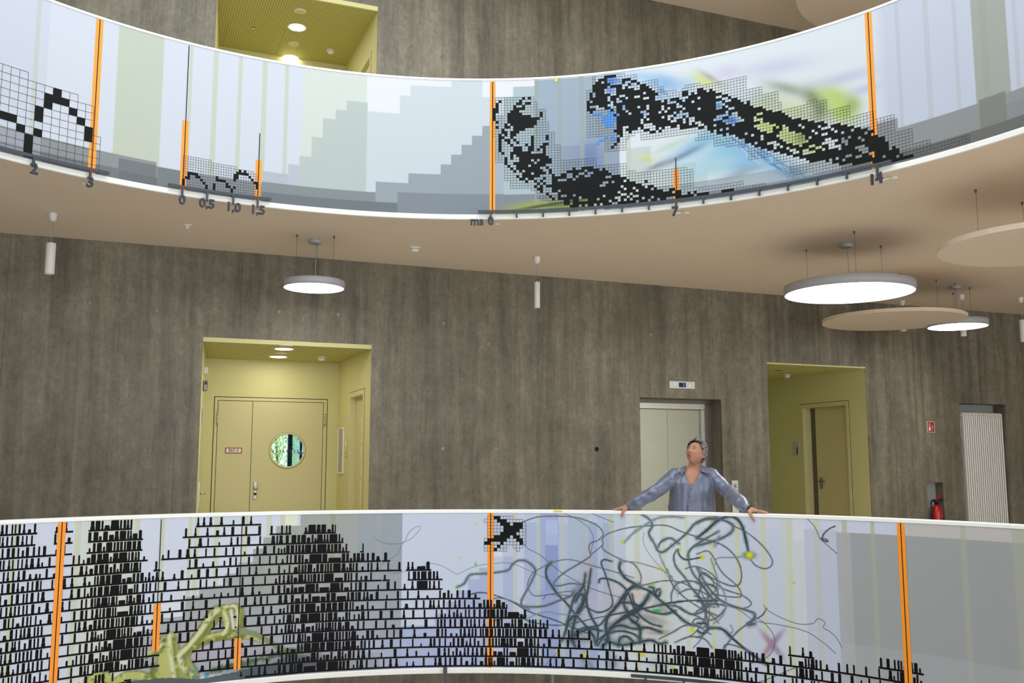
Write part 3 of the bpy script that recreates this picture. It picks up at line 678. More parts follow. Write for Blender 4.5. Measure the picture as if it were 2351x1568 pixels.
def tube_pendant(px, py, pyt, pyb, label, zc=Z_UB, hw=10):
    X, Y = hz(px, py, zc); o = empty('tube_pendant', (X, Y, zc)); zt, zb = at(px, pyt, X, Y)-zc, at(px, pyb, X, Y)-zc
    r = hw/F_PX*math.hypot(X, Y)*.96
    MB().lathe([(.040, 0), (.040, -.008), (.034, -.055), (.024, -.075), (.006, -.08)], n=24).build('ceiling_cup', M_PLASTIC, o)
    MB().tube([(0, 0, -.075), (.006, 0, -.14), (-.004, 0, (zt-.1)/1.3), (0, 0, zt)], .003, 6).build('cable', M_LGREY, o)
    b = MB().lathe([(.004, zt+.012), (r*.55, zt+.006), (r*.96, zt), (r, zt-.008), (r, zb+.004), (r*.94, zb), (r*.84, zb), (r*.84, zb+.02)], n=28, cap=False).build('tube', M_PLASTIC, o)
    MB().lathe([(.0005, zb+.018), (r*.84, zb+.018)], n=24, cap=False).build('lens', M_LGREY, o)
    tag(o, label, 'lamp', 'white tube pendants'); return o
tube_pendant(122, 490, 559, 630, 'white tube pendant at the left picture edge')
tube_pendant(1233, 590, 648, 707, 'white tube pendant right of the centre, over bare concrete', hw=7)
tube_pendant(2071, 690, 718, 761, 'white tube pendant peeping out below the acoustic disc', hw=6)
tube_pendant(2207, 677, 725, 772, 'white tube pendant below the far round lamp', hw=6)
X, Y = hz(2343, 683, Z_UB)
tube_pendant(2343, 683, 735, 785, 'white tube pendant behind the right picture edge', hw=6)
# little ceiling outlets
X, Y = hz(430, 517, Z_UB); o = empty('ceiling_outlet', (X, Y, Z_UB))
MB().lathe([(.052, 0), (.052, -.004), (.03, -.008)], n=24).build('rosette', M_PLASTIC, o); MB().lathe([(.022, -.008), (.022, -.026), (.014, -.036), (.0005, -.038)], n=16).build('nozzle', M_PLASTIC, o)
tag(o, 'small white outlet on the beige ceiling left of the small lamp', 'ceiling outlet')
# ------------------------------------------------------------------ printed parapets of the round void
ZM = {'p': (0, 0, 1), 'z1': (0, 0, 2.8), 'z2': (400, 0, 2.8), 'z3': (1050, 120, 3.267), 'z4': (1650, 0, 3.1355), 'A': (1120, 160, 4.75), 'B': (1330, 150, 6.816),
      'C': (1600, 160, 6.03), 'D': (1850, 200, 5.8775), 'E': (1400, 330, 6.53), 'L1': (0, 1160, 3.8433), 'L2': (550, 1160, 3.8433), 'L3': (1050, 1160, 3.8433), 'L4': (1600, 1160, 3.1305)}
def zp(k, x, y): a = ZM[k]; return a[0]+x/a[2], a[1]+y/a[2]
def zc(k, x, y): return cyl(*zp(k, x, y))
def project(X, Y, Z):
    Z = Z-CZ; y = cp*Y+sp*Z; z = -sp*Y+cp*Z
    return CX+F_PX*X/y, CY-F_PX*z/y
PAPER = .72                                   # print colour scaled down to offset the strong upper light
class Canvas:
    def __init__(s, z0, z1, th0, th1, nz, nt, base):
        s.t = np.linspace(th0, th1, nt); s.z = np.linspace(z0, z1, nz)
        s.T, s.Z = np.meshgrid(s.t, s.z); s.PX, s.PY = project(OX+R*np.sin(s.T), OY+R*np.cos(s.T), s.Z)
        s.C = np.empty(s.T.shape+(3,)); s.C[:] = base
    def put(s, m, col, a=1.0):
        m = m.astype(float) if m.dtype == bool else m
        k = (m*a)[..., None]; s.C = s.C*(1-k)+np.array(col, float)*k
    def rect(s, k, x0, y0, x1, y1, col, a=1.0, xr=None):
        ym, xm = (y0+y1)/2, (x0+x1)/2 if xr is None else xr
        ta, tb = zc(k, x0, ym)[0], zc(k, x1, ym)[0]; za, zb = zc(k, xm, y0)[1], zc(k, xm, y1)[1]
        s.put((s.T >= ta) & (s.T <= tb) & (s.Z <= za) & (s.Z >= zb), col, a)
    def stripe(s, k, x0, x1, y, col, a=1.0, ztop=99, zbot=-99):
        ta, tb = zc(k, x0, y)[0], zc(k, x1, y)[0]; s.put((s.T >= ta) & (s.T <= tb) & (s.Z <= ztop) & (s.Z >= zbot), col, a)
    def blob(s, k, x, y, rx, ry, rot, col, a=1.0, p=1.0):
        x, y = zp(k, x, y); q = ZM[k][2]; rx /= q; ry /= q; c, n = math.cos(math.radians(rot)), math.sin(math.radians(rot))
        dx, dy = s.PX-x, s.PY-y; u = (dx*c+dy*n)/rx; v = (-dx*n+dy*c)/ry; s.put(np.exp(-(u*u+v*v)**p), col, a)
    def poly(s, k, pts, col, a=1.0, soft=0):
        s.put(inpoly(s.PX, s.PY, [zp(k, *p) for p in pts]), col, a)
    def stroke(s, k, pts, r, col, a=1.0, soft=.5, wob=0.0, seed=0):
        P = smooth([zp(k, *p) for p in pts], 10); rs = np.interp(np.linspace(0, 1, len(P)), np.linspace(0, 1, len(r)) if isinstance(r, (list, tuple)) else [0, 1], r if isinstance(r, (list, tuple)) else [r, r])
        if wob:
            g = random.Random(seed); rs = np.array([q*(1+g.uniform(-wob, wob)) for q in rs])
        xs = [p[0] for p in P]; ys = [p[1] for p in P]; pad = max(rs)*2.2+2
        rows = (s.PX > min(xs)-pad) & (s.PX < max(xs)+pad) & (s.PY > min(ys)-pad) & (s.PY < max(ys)+pad)
        if not rows.any(): return
        iy, ix = np.where(rows); sl = (slice(iy.min(), iy.max()+1), slice(ix.min(), ix.max()+1))
        X, Y = s.PX[sl], s.PY[sl]; best = np.full(X.shape, 9.0)
        for i in range(len(P)-1):
            (x0, y0), (x1, y1) = P[i], P[i+1]; dx, dy = x1-x0, y1-y0; L = dx*dx+dy*dy+1e-9
            t = np.clip(((X-x0)*dx+(Y-y0)*dy)/L, 0, 1); d = np.hypot(X-x0-t*dx, Y-y0-t*dy)/max((rs[i]+rs[i+1])/2, .2)
            best = np.minimum(best, d)
        m = np.clip((1+soft-best)/(2*soft), 0, 1)*a; C = s.C[sl]; s.C[sl] = C*(1-m[..., None])+np.array(col, float)*m[..., None]
    def mesh(s, name, m, parent, r=R, paper=PAPER):
        nz, nt = s.T.shape; V = np.empty((nz*nt, 3), np.float32)
        V[:, 0] = (OX+r*np.sin(s.T)).ravel(); V[:, 1] = (OY+r*np.cos(s.T)).ravel(); V[:, 2] = s.Z.ravel()
        i = (np.arange(nz-1)[:, None]*nt+np.arange(nt-1)[None, :]).ravel()
        Q = np.stack([i, i+nt, i+nt+1, i+1], 1).astype(np.int32)
        me = bpy.data.meshes.new(name); me.vertices.add(len(V)); me.vertices.foreach_set('co', V.ravel())
        me.loops.add(Q.size); me.loops.foreach_set('vertex_index', Q.ravel()); me.polygons.add(len(Q))
        me.polygons.foreach_set('loop_start', np.arange(0, Q.size, 4, dtype=np.int32)); me.update(calc_edges=True)
        at_ = me.color_attributes.new('print', 'FLOAT_COLOR', 'POINT'); c = np.clip(s.C, 0, 255)/255
        c = np.where(c <= .04045, c/12.92, ((c+.055)/1.055)**2.4); A = np.ones((nz*nt, 4), np.float32); A[:, :3] = c.reshape(-1, 3)*paper
        at_.data.foreach_set('color', A.ravel()); me.materials.append(m); me.polygons.foreach_set('use_smooth', np.ones(len(Q), bool))
        return link(name, me, parent)
def inpoly(X, Y, P):
    ins = np.zeros(np.shape(X), bool); n = len(P)
    for i in range(n):
        (x0, y0), (x1, y1) = P[i], P[(i+1) % n]
        if y0 == y1: continue
        c = ((y0 > Y) != (y1 > Y)) & (X < (x1-x0)*(Y-y0)/(y1-y0)+x0); ins ^= c
    return ins
def smooth(P, k=8):                          # Catmull-Rom
    if len(P) < 3: return [tuple(np.array(P[0])*(1-t)+np.array(P[1])*t) for t in np.linspace(0, 1, k+1)]
    P = [np.array(p, float) for p in P]; Q = [2*P[0]-P[1]]+P+[2*P[-1]-P[-2]]; out = []
    for i in range(1, len(Q)-2):
        for t in np.linspace(0, 1, k, endpoint=False):
            a, b, c, d = Q[i-1], Q[i], Q[i+1], Q[i+2]
            out.append(tuple(.5*(2*b+(c-a)*t+(2*a-5*b+4*c-d)*t*t+(3*b-a-3*c+d)*t**3)))
    out.append(tuple(P[-1])); return out
M_PRINT = bpy.data.materials.new('wall_print'); M_PRINT.use_nodes = True
_b = M_PRINT.node_tree.nodes['Principled BSDF']; _b.inputs['Roughness'].default_value = .42; _b.inputs['Specular IOR Level'].default_value = .3
_a = M_PRINT.node_tree.nodes.new('ShaderNodeVertexColor'); _a.layer_name = 'print'; M_PRINT.node_tree.links.new(_a.outputs[0], _b.inputs['Base Color'])

# flat print patches that follow the drum
class Decal:
    def __init__(s, off): s.r = R-off; s.mb = MB()
    def patch(s, t0, t1, z0, z1):
        n = max(1, int(abs(t1-t0)/.014)+1)
        for i in range(n):
            a, b = t0+(t1-t0)*i/n, t0+(t1-t0)*(i+1)/n
            s.mb.quad(drum(a, z0, s.r), drum(b, z0, s.r), drum(b, z1, s.r), drum(a, z1, s.r))
    def px(s, k, x0, x1, y, z0, z1): s.patch(zc(k, x0, y)[0], zc(k, x1, y)[0], z0, z1)
    def ribbon(s, k, pts, w, dense=8):          # w: width(s) in metres along the line
        P = [cyl(*p) for p in smooth([zp(k, *p) for p in pts], dense)]; n = len(P)
        ws = np.interp(np.linspace(0, 1, n), np.linspace(0, 1, len(w)), w) if isinstance(w, (list, tuple)) else [w]*n
        L = []
        for i, (t, z) in enumerate(P):
            t0, z0 = P[max(i-1, 0)]; t1, z1 = P[min(i+1, n-1)]; du, dz = (t1-t0)*R, z1-z0; l = math.hypot(du, dz) or 1
            nu, nz_ = -dz/l*ws[i]/2, du/l*ws[i]/2; L.append((drum(t+nu/R, z+nz_, s.r), drum(t-nu/R, z-nz_, s.r)))
        for i in range(n-1): s.mb.quad(L[i][0], L[i][1], L[i+1][1], L[i+1][0])
    def build(s, name, m, parent): return s.mb.build(name, m, parent) if s.mb.v else None

def ring(name, prof, m, parent, n=256):
    mb = MB()
    k = len(prof)
    for i in range(n):
        a = 2*math.pi*i/n
        for r, z in prof: mb.v.append((OX+r*math.sin(a), OY+r*math.cos(a), z))
    for i in range(n):
        j = (i+1) % n
        for q in range(k):
            q2 = (q+1) % k; mb.f.append((i*k+q, j*k+q, j*k+q2, i*k+q2))
    return mb.build(name, m, parent)
TH0, TH1 = cyl(-60, 700)[0]-.22, cyl(2410, 700)[0]+.22
def parapet(name, zb, zt, cap, rim, zlow):
    o = empty(name, (0, 0, 0))
    ring('parapet_body', [(R+.004, zlow), (R+T_P-.004, zlow), (R+T_P-.004, zt-.01), (R+.004, zt-.01)], M_RIM, o)
    ring('top_rail', [(R-.004, zt-cap), (R+T_P, zt-cap), (R+T_P, zt-.004), (R+T_P-.004, zt), (R, zt), (R-.004, zt-.004)], M_WHITE, o)
    ring('lower_rim', [(R-.002, zb+rim), (R-.006, zb+rim-.006), (R-.006, zb+.006), (R, zb), (R+.012, zb), (R+.012, zb+rim)], M_RIM, o)
    ring('edge_lining', [(R+.002, zb+rim), (R+.012, zb+rim), (R+.012, zlow), (R+.002, zlow)], M_RIM, o)
    return o
def rest_panel(o, zb, zt):
    mb = MB(); n = 120; a0, a1 = TH1, TH0+2*math.pi
    for i in range(n):
        a, b = a0+(a1-a0)*i/n, a0+(a1-a0)*(i+1)/n; mb.quad(drum(a, zb), drum(b, zb), drum(b, zt), drum(a, zt))
    mb.build('printed_panel', mat('pale_print', (164, 170, 180), .45), o)

# ================================================================== upper parapet
up = parapet('parapet', Z_UB, Z_UT, .022, .052, Z_F2)
tag(up, 'upper curved parapet printed with pixel figures, stepped grey columns and orange bars', 'parapet')
UB_, UT_ = Z_UB+.052, Z_UT-.022
cv = Canvas(UB_, UT_, TH0, TH1, 190, 1240, (222, 228, 238))
OL = (206, 214, 192)                          # faint olive stripes
for k, x0, x1, y in (('z1', 240, 275, 0), ('z1', 1222, 1246, 320), ('z1', 1378, 1407, 340), ('z1', 1534, 1563, 370), ('z1', 1692, 1720, 400), ('z1', 1835, 1862, 450)): cv.stripe(k, x0, x1, y, OL, .8)
cv.stripe('z1', 768, 1060, 210, (204, 213, 194)); cv.stripe('z2', 830, 1240, 500, (224, 231, 222))
cv.stripe('z2', 1240, 2060, 520, (240, 243, 248), 1)
for x0, x1, t in ((730, 803, 1058),): cv.rect('z2', x0, t, x1, 1240, (196, 203, 214))
for x0, x1, t in ((803, 878, 1002), (878, 953, 882), (953, 1030, 761), (1030, 1103, 704), (1103, 1240, 652)): cv.rect('z2', x0, t, x1, 1240, (196, 208, 203))
cv.rect('z2', 560, 1108, 730, 1240, (192, 199, 208))
PALE = (214, 224, 230)
for x0, x1, t in ((1240, 1445, 724), (1445, 1515, 612), (1515, 1782, 556), (1782, 1980, 515), (1980, 2060, 625)): cv.rect('z2', x0, t, x1, 1260, PALE)
cv.rect('z2', 1782, 470, 1980, 516, (230, 236, 240))
SL = (160, 172, 180)
for x0, x1, t in ((1295, 1503, 1172), (1503, 1710, 1117), (1710, 1778, 1058), (1778, 1845, 996), (1845, 1913, 933), (1913, 1980, 871), (1980, 2240, 808)): cv.rect('z2', x0, t, x1, 1400, SL)
zG1 = zc('z1', 300, 880)[1]; zG2 = zc('z1', 1010, 1068)[1]; zG3 = zc('z2', 1800, 1245)[1]; zG0 = zc('z1', 765, 1085)[1]
cv.stripe('z1', -400, 1010, 1000, (150, 155, 156), 1, zc('z1', 300, 882)[1]); cv.stripe('z1', 765, 1010, 1050, (122, 128, 130), 1, zc('z1', 880, 1040)[1])
cv.stripe('z1', -400, 765, 1000, (124, 129, 130), 1, zG0); cv.stripe('z1', 1010, 1690, 1050, (150, 155, 158), 1, zG2); cv.stripe('z1', 765, 1010, 1120, (112, 118, 120), 1, zc('z1', 1010, 1140)[1])
cv.stripe('z1', 1010, 1160, 1100, (128, 134, 136), 1, zG2); cv.stripe('z2', 560, 1295, 1230, (140, 150, 152), 1, zc('z2', 900, 1205)[1])
cv.stripe('z2', 560, 1435, 1290, (118, 126, 130), 1, zc('z2', 1100, 1285)[1]); cv.stripe('z2', 1435, 2600, 1300, (138, 147, 156), 1, zG3)
# middle: grey blue field right of the first tall bar
cv.rect('z3', 280, 190, 345, 330, (240, 243, 247)); GB = (164, 181, 196)
cv.rect('z3', 345, 335, 420, 1065, (186, 203, 208)); cv.rect('z3', 280, 470, 345, 1065, (176, 190, 200)); cv.rect('z3', 420, 258, 580, 1065, (184, 202, 208)); cv.rect('z3', 580, 195, 1045, 1065, GB)
cv.rect('z3', 345, 190, 420, 335, (238, 242, 246)); cv.rect('z3', 345, 185, 578, 258, (238, 242, 246))
cv.rect('z3', 760, 690, 1215, 1065, (146, 160, 182), .75); cv.rect('z3', 1045, 420, 1215, 1000, (158, 172, 190))
cv.blob('z3', 990, 780, 70, 110, 10, (110, 134, 186), .8); cv.blob('z3', 1070, 830, 40, 110, 20, (120, 140, 190), .5)
for x0, x1 in ((580, 607), (752, 780), (918, 948), (1100, 1128)): cv.stripe('z3', x0, x1, 500, (162, 176, 170), .7)
# white field with watercolour washes
tW = zc('z3', 1215, 700)[0]
cv.put((cv.T > tW) & (cv.Z > zG3-.2), (232, 239, 244)); cv.rect('z3', 1045, 160, 1230, 420, (216, 230, 240), .9)
cv.rect('z3', 1270, 715, 1455, 1040, (212, 220, 218)); cv.rect('z3', 1455, 775, 1622, 1040, (224, 232, 224), .9); cv.rect('z3', 1622, 830, 1795, 1030, (200, 214, 214), .7); cv.rect('z3', 1795, 890, 1880, 1020, (204, 218, 222), .8)
cv.stripe('z3', 1270, 1300, 800, (205, 215, 195), .7, zc('z3', 1285, 620)[1])
for k, x, y, rx, ry, rot, c, a in (
    ('z3', 1560, 230, 130, 55, 15, (120, 176, 226), .85), ('z3', 1400, 190, 160, 35, 12, (170, 210, 240), .8), ('z3', 1700, 235, 120, 50, -5, (176, 208, 236), .7),
    ('z3', 1850, 210, 90, 40, 25, (222, 228, 120), .8), ('z3', 1900, 190, 90, 22, 30, (150, 152, 140), .6),
    ('z3', 1800, 690, 220, 60, -30, (140, 200, 228), .8), ('z3', 2000, 760, 240, 90, -15, (150, 206, 230), .8), ('z3', 1950, 860, 300, 60, -12, (176, 220, 228), .8), ('z3', 2150, 850, 120, 60, -10, (130, 186, 224), .7),
    ('z3', 1700, 770, 190, 22, -27, (124, 136, 170), .75), ('z3', 1500, 850, 90, 20, -25, (130, 140, 150), .7), ('z3', 1600, 700, 160, 24, -25, (186, 220, 190), .6),
    ('z3', 1430, 805, 34, 12, 0, (222, 226, 90), .9), ('z3', 1380, 780, 40, 20, 20, (226, 230, 150), .6),
    ('z4', 350, 720, 110, 90, 0, (200, 216, 190), .8), ('z4', 500, 640, 150, 40, 15, (150, 160, 138), .8), ('z4', 680, 700, 90, 60, 35, (120, 134, 92), .85), ('z4', 730, 790, 60, 90, 20, (112, 128, 84), .8),
    ('z4', 830, 690, 130, 70, 20, (196, 222, 120), .95), ('z4', 880, 800, 110, 80, 30, (190, 220, 104), .95), ('z4', 960, 760, 60, 70, 20, (160, 184, 96), .8), ('z4', 560, 800, 160, 80, 20, (206, 216, 150), .7),
    ('z4', 300, 820, 120, 60, 20, (222, 226, 150), .8), ('z4', 380, 920, 140, 60, 20, (214, 224, 120), .9), ('z4', 540, 1000, 140, 60, 25, (200, 214, 120), .9), ('z4', 600, 990, 50, 50, 20, (140, 150, 90), .9), ('z4', 680, 1080, 120, 50, 15, (214, 222, 140), .8),
    ('z4', 420, 480, 260, 60, -10, (206, 206, 232), .7), ('z4', 900, 560, 240, 40, -15, (200, 198, 232), .7), ('z4', 1060, 640, 120, 30, -15, (190, 190, 228), .6), ('z4', 60, 520, 100, 50, -10, (208, 202, 230), .6),
    ('z4', 40, 860, 90, 60, 20, (120, 166, 226), .9), ('z4', 150, 770, 80, 50, 30, (150, 190, 226), .7), ('z4', 60, 1060, 150, 60, 30, (150, 206, 232), .9), ('z4', 200, 1120, 200, 50, 35, (150, 198, 232), .9), ('z4', 400, 1180, 220, 60, 32, (150, 196, 230), .9), ('z4', 560, 1250, 160, 50, 30, (140, 186, 214), .8), ('z4', 150, 1250, 160, 30, -20, (150, 160, 172), .6),
    ('B', 500, 250, 120, 90, 10, (70, 132, 222), .9), ('B', 480, 380, 70, 70, 10, (110, 160, 226), .9), ('B', 640, 270, 80, 80, 20, (170, 206, 240), .8), ('B', 900, 330, 160, 50, 22, (170, 206, 240), .7), ('B', 1250, 440, 90, 110, 20, (150, 192, 232), .8), ('B', 1000, 740, 90, 70, 0, (140, 178, 226), .8), ('B', 720, 620, 120, 120, 0, (110, 160, 222), .8), ('B', 1600, 760, 170, 110, 20, (160, 196, 230), .8), ('B', 1450, 560, 160, 60, -10, (150, 190, 232), .8),
    ('C', 300, 500, 60, 50, 0, (100, 168, 226), 1), ('C', 480, 700, 90, 50, 10, (80, 132, 206), .95), ('C', 330, 650, 90, 40, 0, (160, 190, 228), .9)):
    cv.blob(k, x, y, rx, ry, rot, c, a)
# green ground streak
for x, y, rx, ry, rot, c, a in ((900, 1480, 380, 70, -9, (158, 178, 86), .9), (450, 1500, 360, 66, -8, (168, 178, 92), .95), (1000, 1440, 250, 40, -10, (132, 160, 66), .7), (620, 1480, 300, 16, -9, (64, 74, 56), .9), (900, 1440, 160, 16, -8, (70, 82, 58), .8)): cv.blob('A', x, y, rx, ry, rot, c, a, 1.3)
for x, y, rx, ry, rot, c, a in ((1700, 1385, 230, 40, -8, (150, 168, 150), .5),): cv.blob('A', x, y, rx, ry, rot, c, a)
# fine blue fibres
rf = random.Random(11)
for i in range(46):
    t = rf.random(); x0, y0 = 0+t*430+rf.uniform(-60, 60), 880+t*330+rf.uniform(-45, 45); l = rf.uniform(60, 160); an = math.radians(rf.uniform(22, 48))
    cv.stroke('z4', [(x0, y0), (x0+l*.5*math.cos(an)+rf.uniform(-10, 10), y0+l*.5*math.sin(an)), (x0+l*math.cos(an), y0+l*math.sin(an))], rf.uniform(.7, 1.6), rf.choice([(70, 128, 202), (90, 150, 210), (60, 120, 190), (226, 240, 248)]), .6, .6)
for i in range(30):
    x0, y0 = rf.uniform(1080, 1560), 0; y0 = 170+(x0-1080)*.28+rf.uniform(-25, 30); l = rf.uniform(40, 120)
    cv.stroke('z3', [(x0, y0), (x0+l*.6, y0+l*.2+rf.uniform(-8, 8)), (x0+l, y0+l*.38)], rf.uniform(.5, 1.0), rf.choice([(80, 130, 206), (110, 160, 222), (232, 242, 250)]), .6, .6)
for i in range(20):
    x0, y0 = rf.uniform(380, 740), 0; y0 = 1180+(x0-400)*.22+rf.uniform(-20, 60); l = rf.uniform(50, 120)
    cv.stroke('z4', [(x0, y0), (x0+l*.5, y0+l*.28), (x0+l*.9, y0+l*.75)], 1.2, (70, 136, 176), .6, .6)
# right end
tR = zc('z4', 1165, 700)[0]; cv.put(np.clip((cv.T-tR)/.03+.5, 0, 1)*.85, (208, 215, 232))
for x0, x1 in ((1272, 1306), (1478, 1515), (1688, 1722), (2120, 2160)): cv.stripe('z4', x0, x1, 300, (200, 208, 216), .8)
cv.stripe('z4', 1822, 2070, 200, (176, 182, 172)); cv.stripe('z4', 1880, 1930, 200, (168, 174, 160), .5)
tS = zc('z4', 1292, 900)[0]; zR1 = zc('z4', 1700, 800)[1]; zR0 = zc('z4', 1230, 868)[1]
cv.put((cv.T > zc('z4', 870, 1000)[0]) & (cv.T < tS) & (cv.Z < zR0), (158, 162, 162)); cv.put((cv.T >= tS) & (cv.Z < zR1), (156, 160, 160))
cv.put((cv.T >= zc('z4', 2065, 700)[0]) & (cv.Z < zc('z4', 2140, 720)[1]) , (150, 154, 156)); cv.put((cv.T >= zc('z4', 1880, 800)[0]) & (cv.T <= zc('z4', 2068, 700)[0]) & (cv.Z < zc('z4', 1960, 690)[1]), (140, 143, 136))
cv.put((cv.T > zc('z4', 1300, 1000)[0]) & (cv.Z < zc('z4', 1700, 985)[1]), (116, 118, 114)); cv.put((cv.T > zc('z4', 880, 1200)[0]) & (cv.T < zc('z4', 1300, 1000)[0]) & (cv.Z < zc('z4', 1080, 1160)[1]), (132, 136, 134))
cv.put((cv.T > zc('z3', 1440, 1000)[0]) & (cv.T < zc('z4', 880, 1200)[0]) & (cv.Z < zc('z4', 300, 1235)[1]), (146, 160, 168), .55); cv.put((cv.T > zc('z3', 1100, 1000)[0]) & (cv.T < zc('z4', 880, 1200)[0]) & (cv.Z < zc('z4', 300, 1330)[1]), (120, 136, 146), .6)
cv.put((cv.T < zc('z1', 300, 500)[0]), (200, 206, 222), .35)
cv.mesh('printed_panel', M_PRINT, up)
rest_panel(up, UB_, UT_)

def bar(o, k, x0, x1, y, ztop, zbot, line_top=None, off=.0012):
    d = Decal(off); d.px(k, x0, x1, y, zbot, ztop); d.build('orange_bar', M_ORANGE, o)
    xm = (x0+x1)/2; w = .95*ZM[k][2]; l = Decal(off+.0024); l.px(k, xm-w, xm+w, y, zbot, line_top if line_top is not None else ztop); l.build('bar_centre_line', M_BLACK, o)
zt_ = UT_-.006
bar(up, 'z1', 620, 668, 116, zt_, UB_); bar(up, 'z1', 1173, 1215, 776, zc('z1', 1194, 776)[1], UB_, zc('z1', 1224, 296)[1]); bar(up, 'z1', 1645, 1684, 1030, zc('z1', 1664, 1030)[1], UB_, zc('z1', 1674, 858)[1])
bar(up, 'z3', 245, 286, 210, zt_-.004, UB_); bar(up, 'z3', 1618, 1663, 877, zc('z3', 1640, 877)[1], UB_, zc('z3', 1637, 790)[1]); bar(up, 'z4', 1050, 1100, 96, zt_, UB_)
d = Decal(.0045); d.px('z3', 732, 753, 190, Z_UT-.060, Z_UT-.012); d.build('yellow_tape', mat('yellow_tape', (232, 204, 60), .5), up)

# ---- pixel figures
def cells(o, t0, z0, dt, dz, black, holes, region, extra=None, zmin=None, lw=.0027, off=.0026):
    allp = [q for P in region for q in P]; ts = [cyl(*p)[0] for p in allp]; zs = [cyl(*p)[1] for p in allp]
    i0, i1 = int(math.floor((min(ts)-t0)/dt))-1, int(math.ceil((max(ts)-t0)/dt))+1; j0, j1 = int(math.floor((min(zs)-z0)/dz))-1, int(math.ceil((max(zs)-z0)/dz))+1
    I, J = np.meshgrid(np.arange(i0, i1), np.arange(j0, j1), indexing='ij'); T = t0+(I+.5)*dt; Z = z0+(J+.5)*dz
    X, Y = project(OX+R*np.sin(T), OY+R*np.cos(T), Z)
    reg = np.zeros(T.shape, bool); blk = reg.copy()
    for P in region: reg |= inpoly(X, Y, P)
    for P in black: blk |= inpoly(X, Y, P)
    for P in holes: blk &= ~inpoly(X, Y, P)
    if zmin is not None: reg &= Z > zmin; blk &= Z > zmin
    reg |= blk
    d = Decal(off)
    for i, j in zip(*np.where(blk)): d.patch(t0+I[i, j]*dt, t0+(I[i, j]+1)*dt, z0+J[i, j]*dz, z0+(J[i, j]+1)*dz)
    d.build('pixel_figure', M_BLACK, o)['kind'] = 'stuff'
    g = Decal(off-.0006); n, m = reg.shape; h = lw/2
    for j in range(m+1):                      # horizontal runs
        run = None
        for i in range(n+1):
            on = i < n and ((j < m and reg[i, j]) or (j > 0 and reg[i, j-1]))
            if on and run is None: run = i
            if not on and run is not None: g.patch(t0+(i0+run)*dt, t0+(i0+i)*dt, z0+(j0+j)*dz-h, z0+(j0+j)*dz+h); run = None
    for i in range(n+1):
        run = None
        for j in range(m+1):
            on = j < m and ((i < n and reg[i, j]) or (i > 0 and reg[i-1, j]))
            if on and run is None: run = j
            if not on and run is not None: g.patch(t0+(i0+i)*dt-h/R, t0+(i0+i)*dt+h/R, z0+(j0+run)*dz, z0+(j0+j)*dz); run = None
    g.build('pixel_grid', M_LINE, o)['kind'] = 'stuff'
    if extra:
        e = Decal(off+.0004)
        em = np.zeros(T.shape, bool)
        for P in extra: em |= inpoly(X, Y, P)
        for i, j in zip(*np.where(em)): e.patch(t0+I[i, j]*dt+h/R, t0+(I[i, j]+1)*dt-h/R, z0+J[i, j]*dz+h, z0+(J[i, j]+1)*dz-h)
        e.build('blue_pixels', mat('blue_print', (62, 132, 206), .5), o)['kind'] = 'stuff'
def Zs(k, pts): return [zp(k, *p) for p in pts]
def Rs(k, *rects): return [[zp(k, a, b), zp(k, c, b), zp(k, c, d), zp(k, a, d)] for a, b, c, d in rects]
dt = (zc('A', 641, 700)[0]-zc('A', 85, 700)[0])/17.3; dz = (zc('A', 250, 640)[1]-zc('A', 250, 1210)[1])/20.05
t0, z0 = zc('A', 85, 700)[0], zc('A', 250, 1210)[1]
blk = [Zs('A', [(215, 470), (245, 470), (280, 440), (280, 380), (310, 380), (310, 410), (375, 410), (375, 380), (410, 380), (410, 437), (345, 437), (345, 465), (380, 465), (380, 495), (475, 495), (475, 520), (575, 520), (575, 548), (540, 548), (540, 610), (510, 610), (510, 637), (410, 637), (410, 668), (345, 668), (345, 700), (280, 700), (280, 640), (245, 615), (245, 585), (215, 585)]),
       Zs('A', [(280, 850), (345, 850), (380, 822), (380, 880), (445, 880), (445, 850), (415, 820), (510, 820), (510, 880), (475, 880), (475, 905), (605, 905), (605, 840), (640, 840), (640, 935), (672, 935), (672, 960), (707, 960), (707, 1015), (640, 1020), (640, 1050), (580, 1052), (580, 1080), (610, 1085), (610, 1110), (640, 1112), (640, 1140), (610, 1145), (580, 1145), (545, 1175), (510, 1175), (510, 1205), (415, 1207), (345, 1207), (345, 1180), (380, 1178), (380, 1120), (345, 1118), (345, 1090), (312, 1088), (312, 1060), (280, 1030), (280, 1000), (345, 1000), (345, 970), (312, 940), (312, 910), (280, 910)]),
       Zs('A', [(710, 1140), (742, 1140), (742, 1165), (810, 1165), (810, 1135), (845, 1130), (845, 1100), (910, 1100), (910, 1070), (942, 1068), (942, 1095), (975, 1095), (975, 1065), (1005, 1065), (1005, 1090), (1040, 1060), (1140, 1055), (1140, 1085), (1205, 1080), (1205, 1107), (1240, 1105), (1240, 1075), (1272, 1075), (1272, 1100), (1305, 1100), (1305, 1130), (1340, 1130), (1340, 1155), (1425, 1155)]) +
       Zs('E', [(150, 475), (150, 515), (245, 515), (245, 550), (340, 550), (340, 545), (385, 545), (385, 580), (435, 580), (435, 615), (480, 615), (480, 650), (575, 650), (575, 605), (665, 605), (665, 635), (715, 635), (715, 670), (810, 670), (810, 705), (905, 705), (905, 660), (1000, 655), (1000, 690), (1095, 685), (1095, 765), (1150, 765), (1150, 720), (1195, 720), (1195, 755), (1245, 750), (1290, 750), (1480, 725), (1480, 765), (1680, 740), (1680, 695), (1870, 675), (1870, 710), (1970, 705), (1970, 745), (1780, 795), (1000, 890), (0, 965)]) +
       Zs('A', [(1425, 1500), (880, 1525), (880, 1490), (845, 1465), (815, 1465), (815, 1435), (710, 1435), (710, 1410), (775, 1410), (775, 1345), (710, 1345)])]
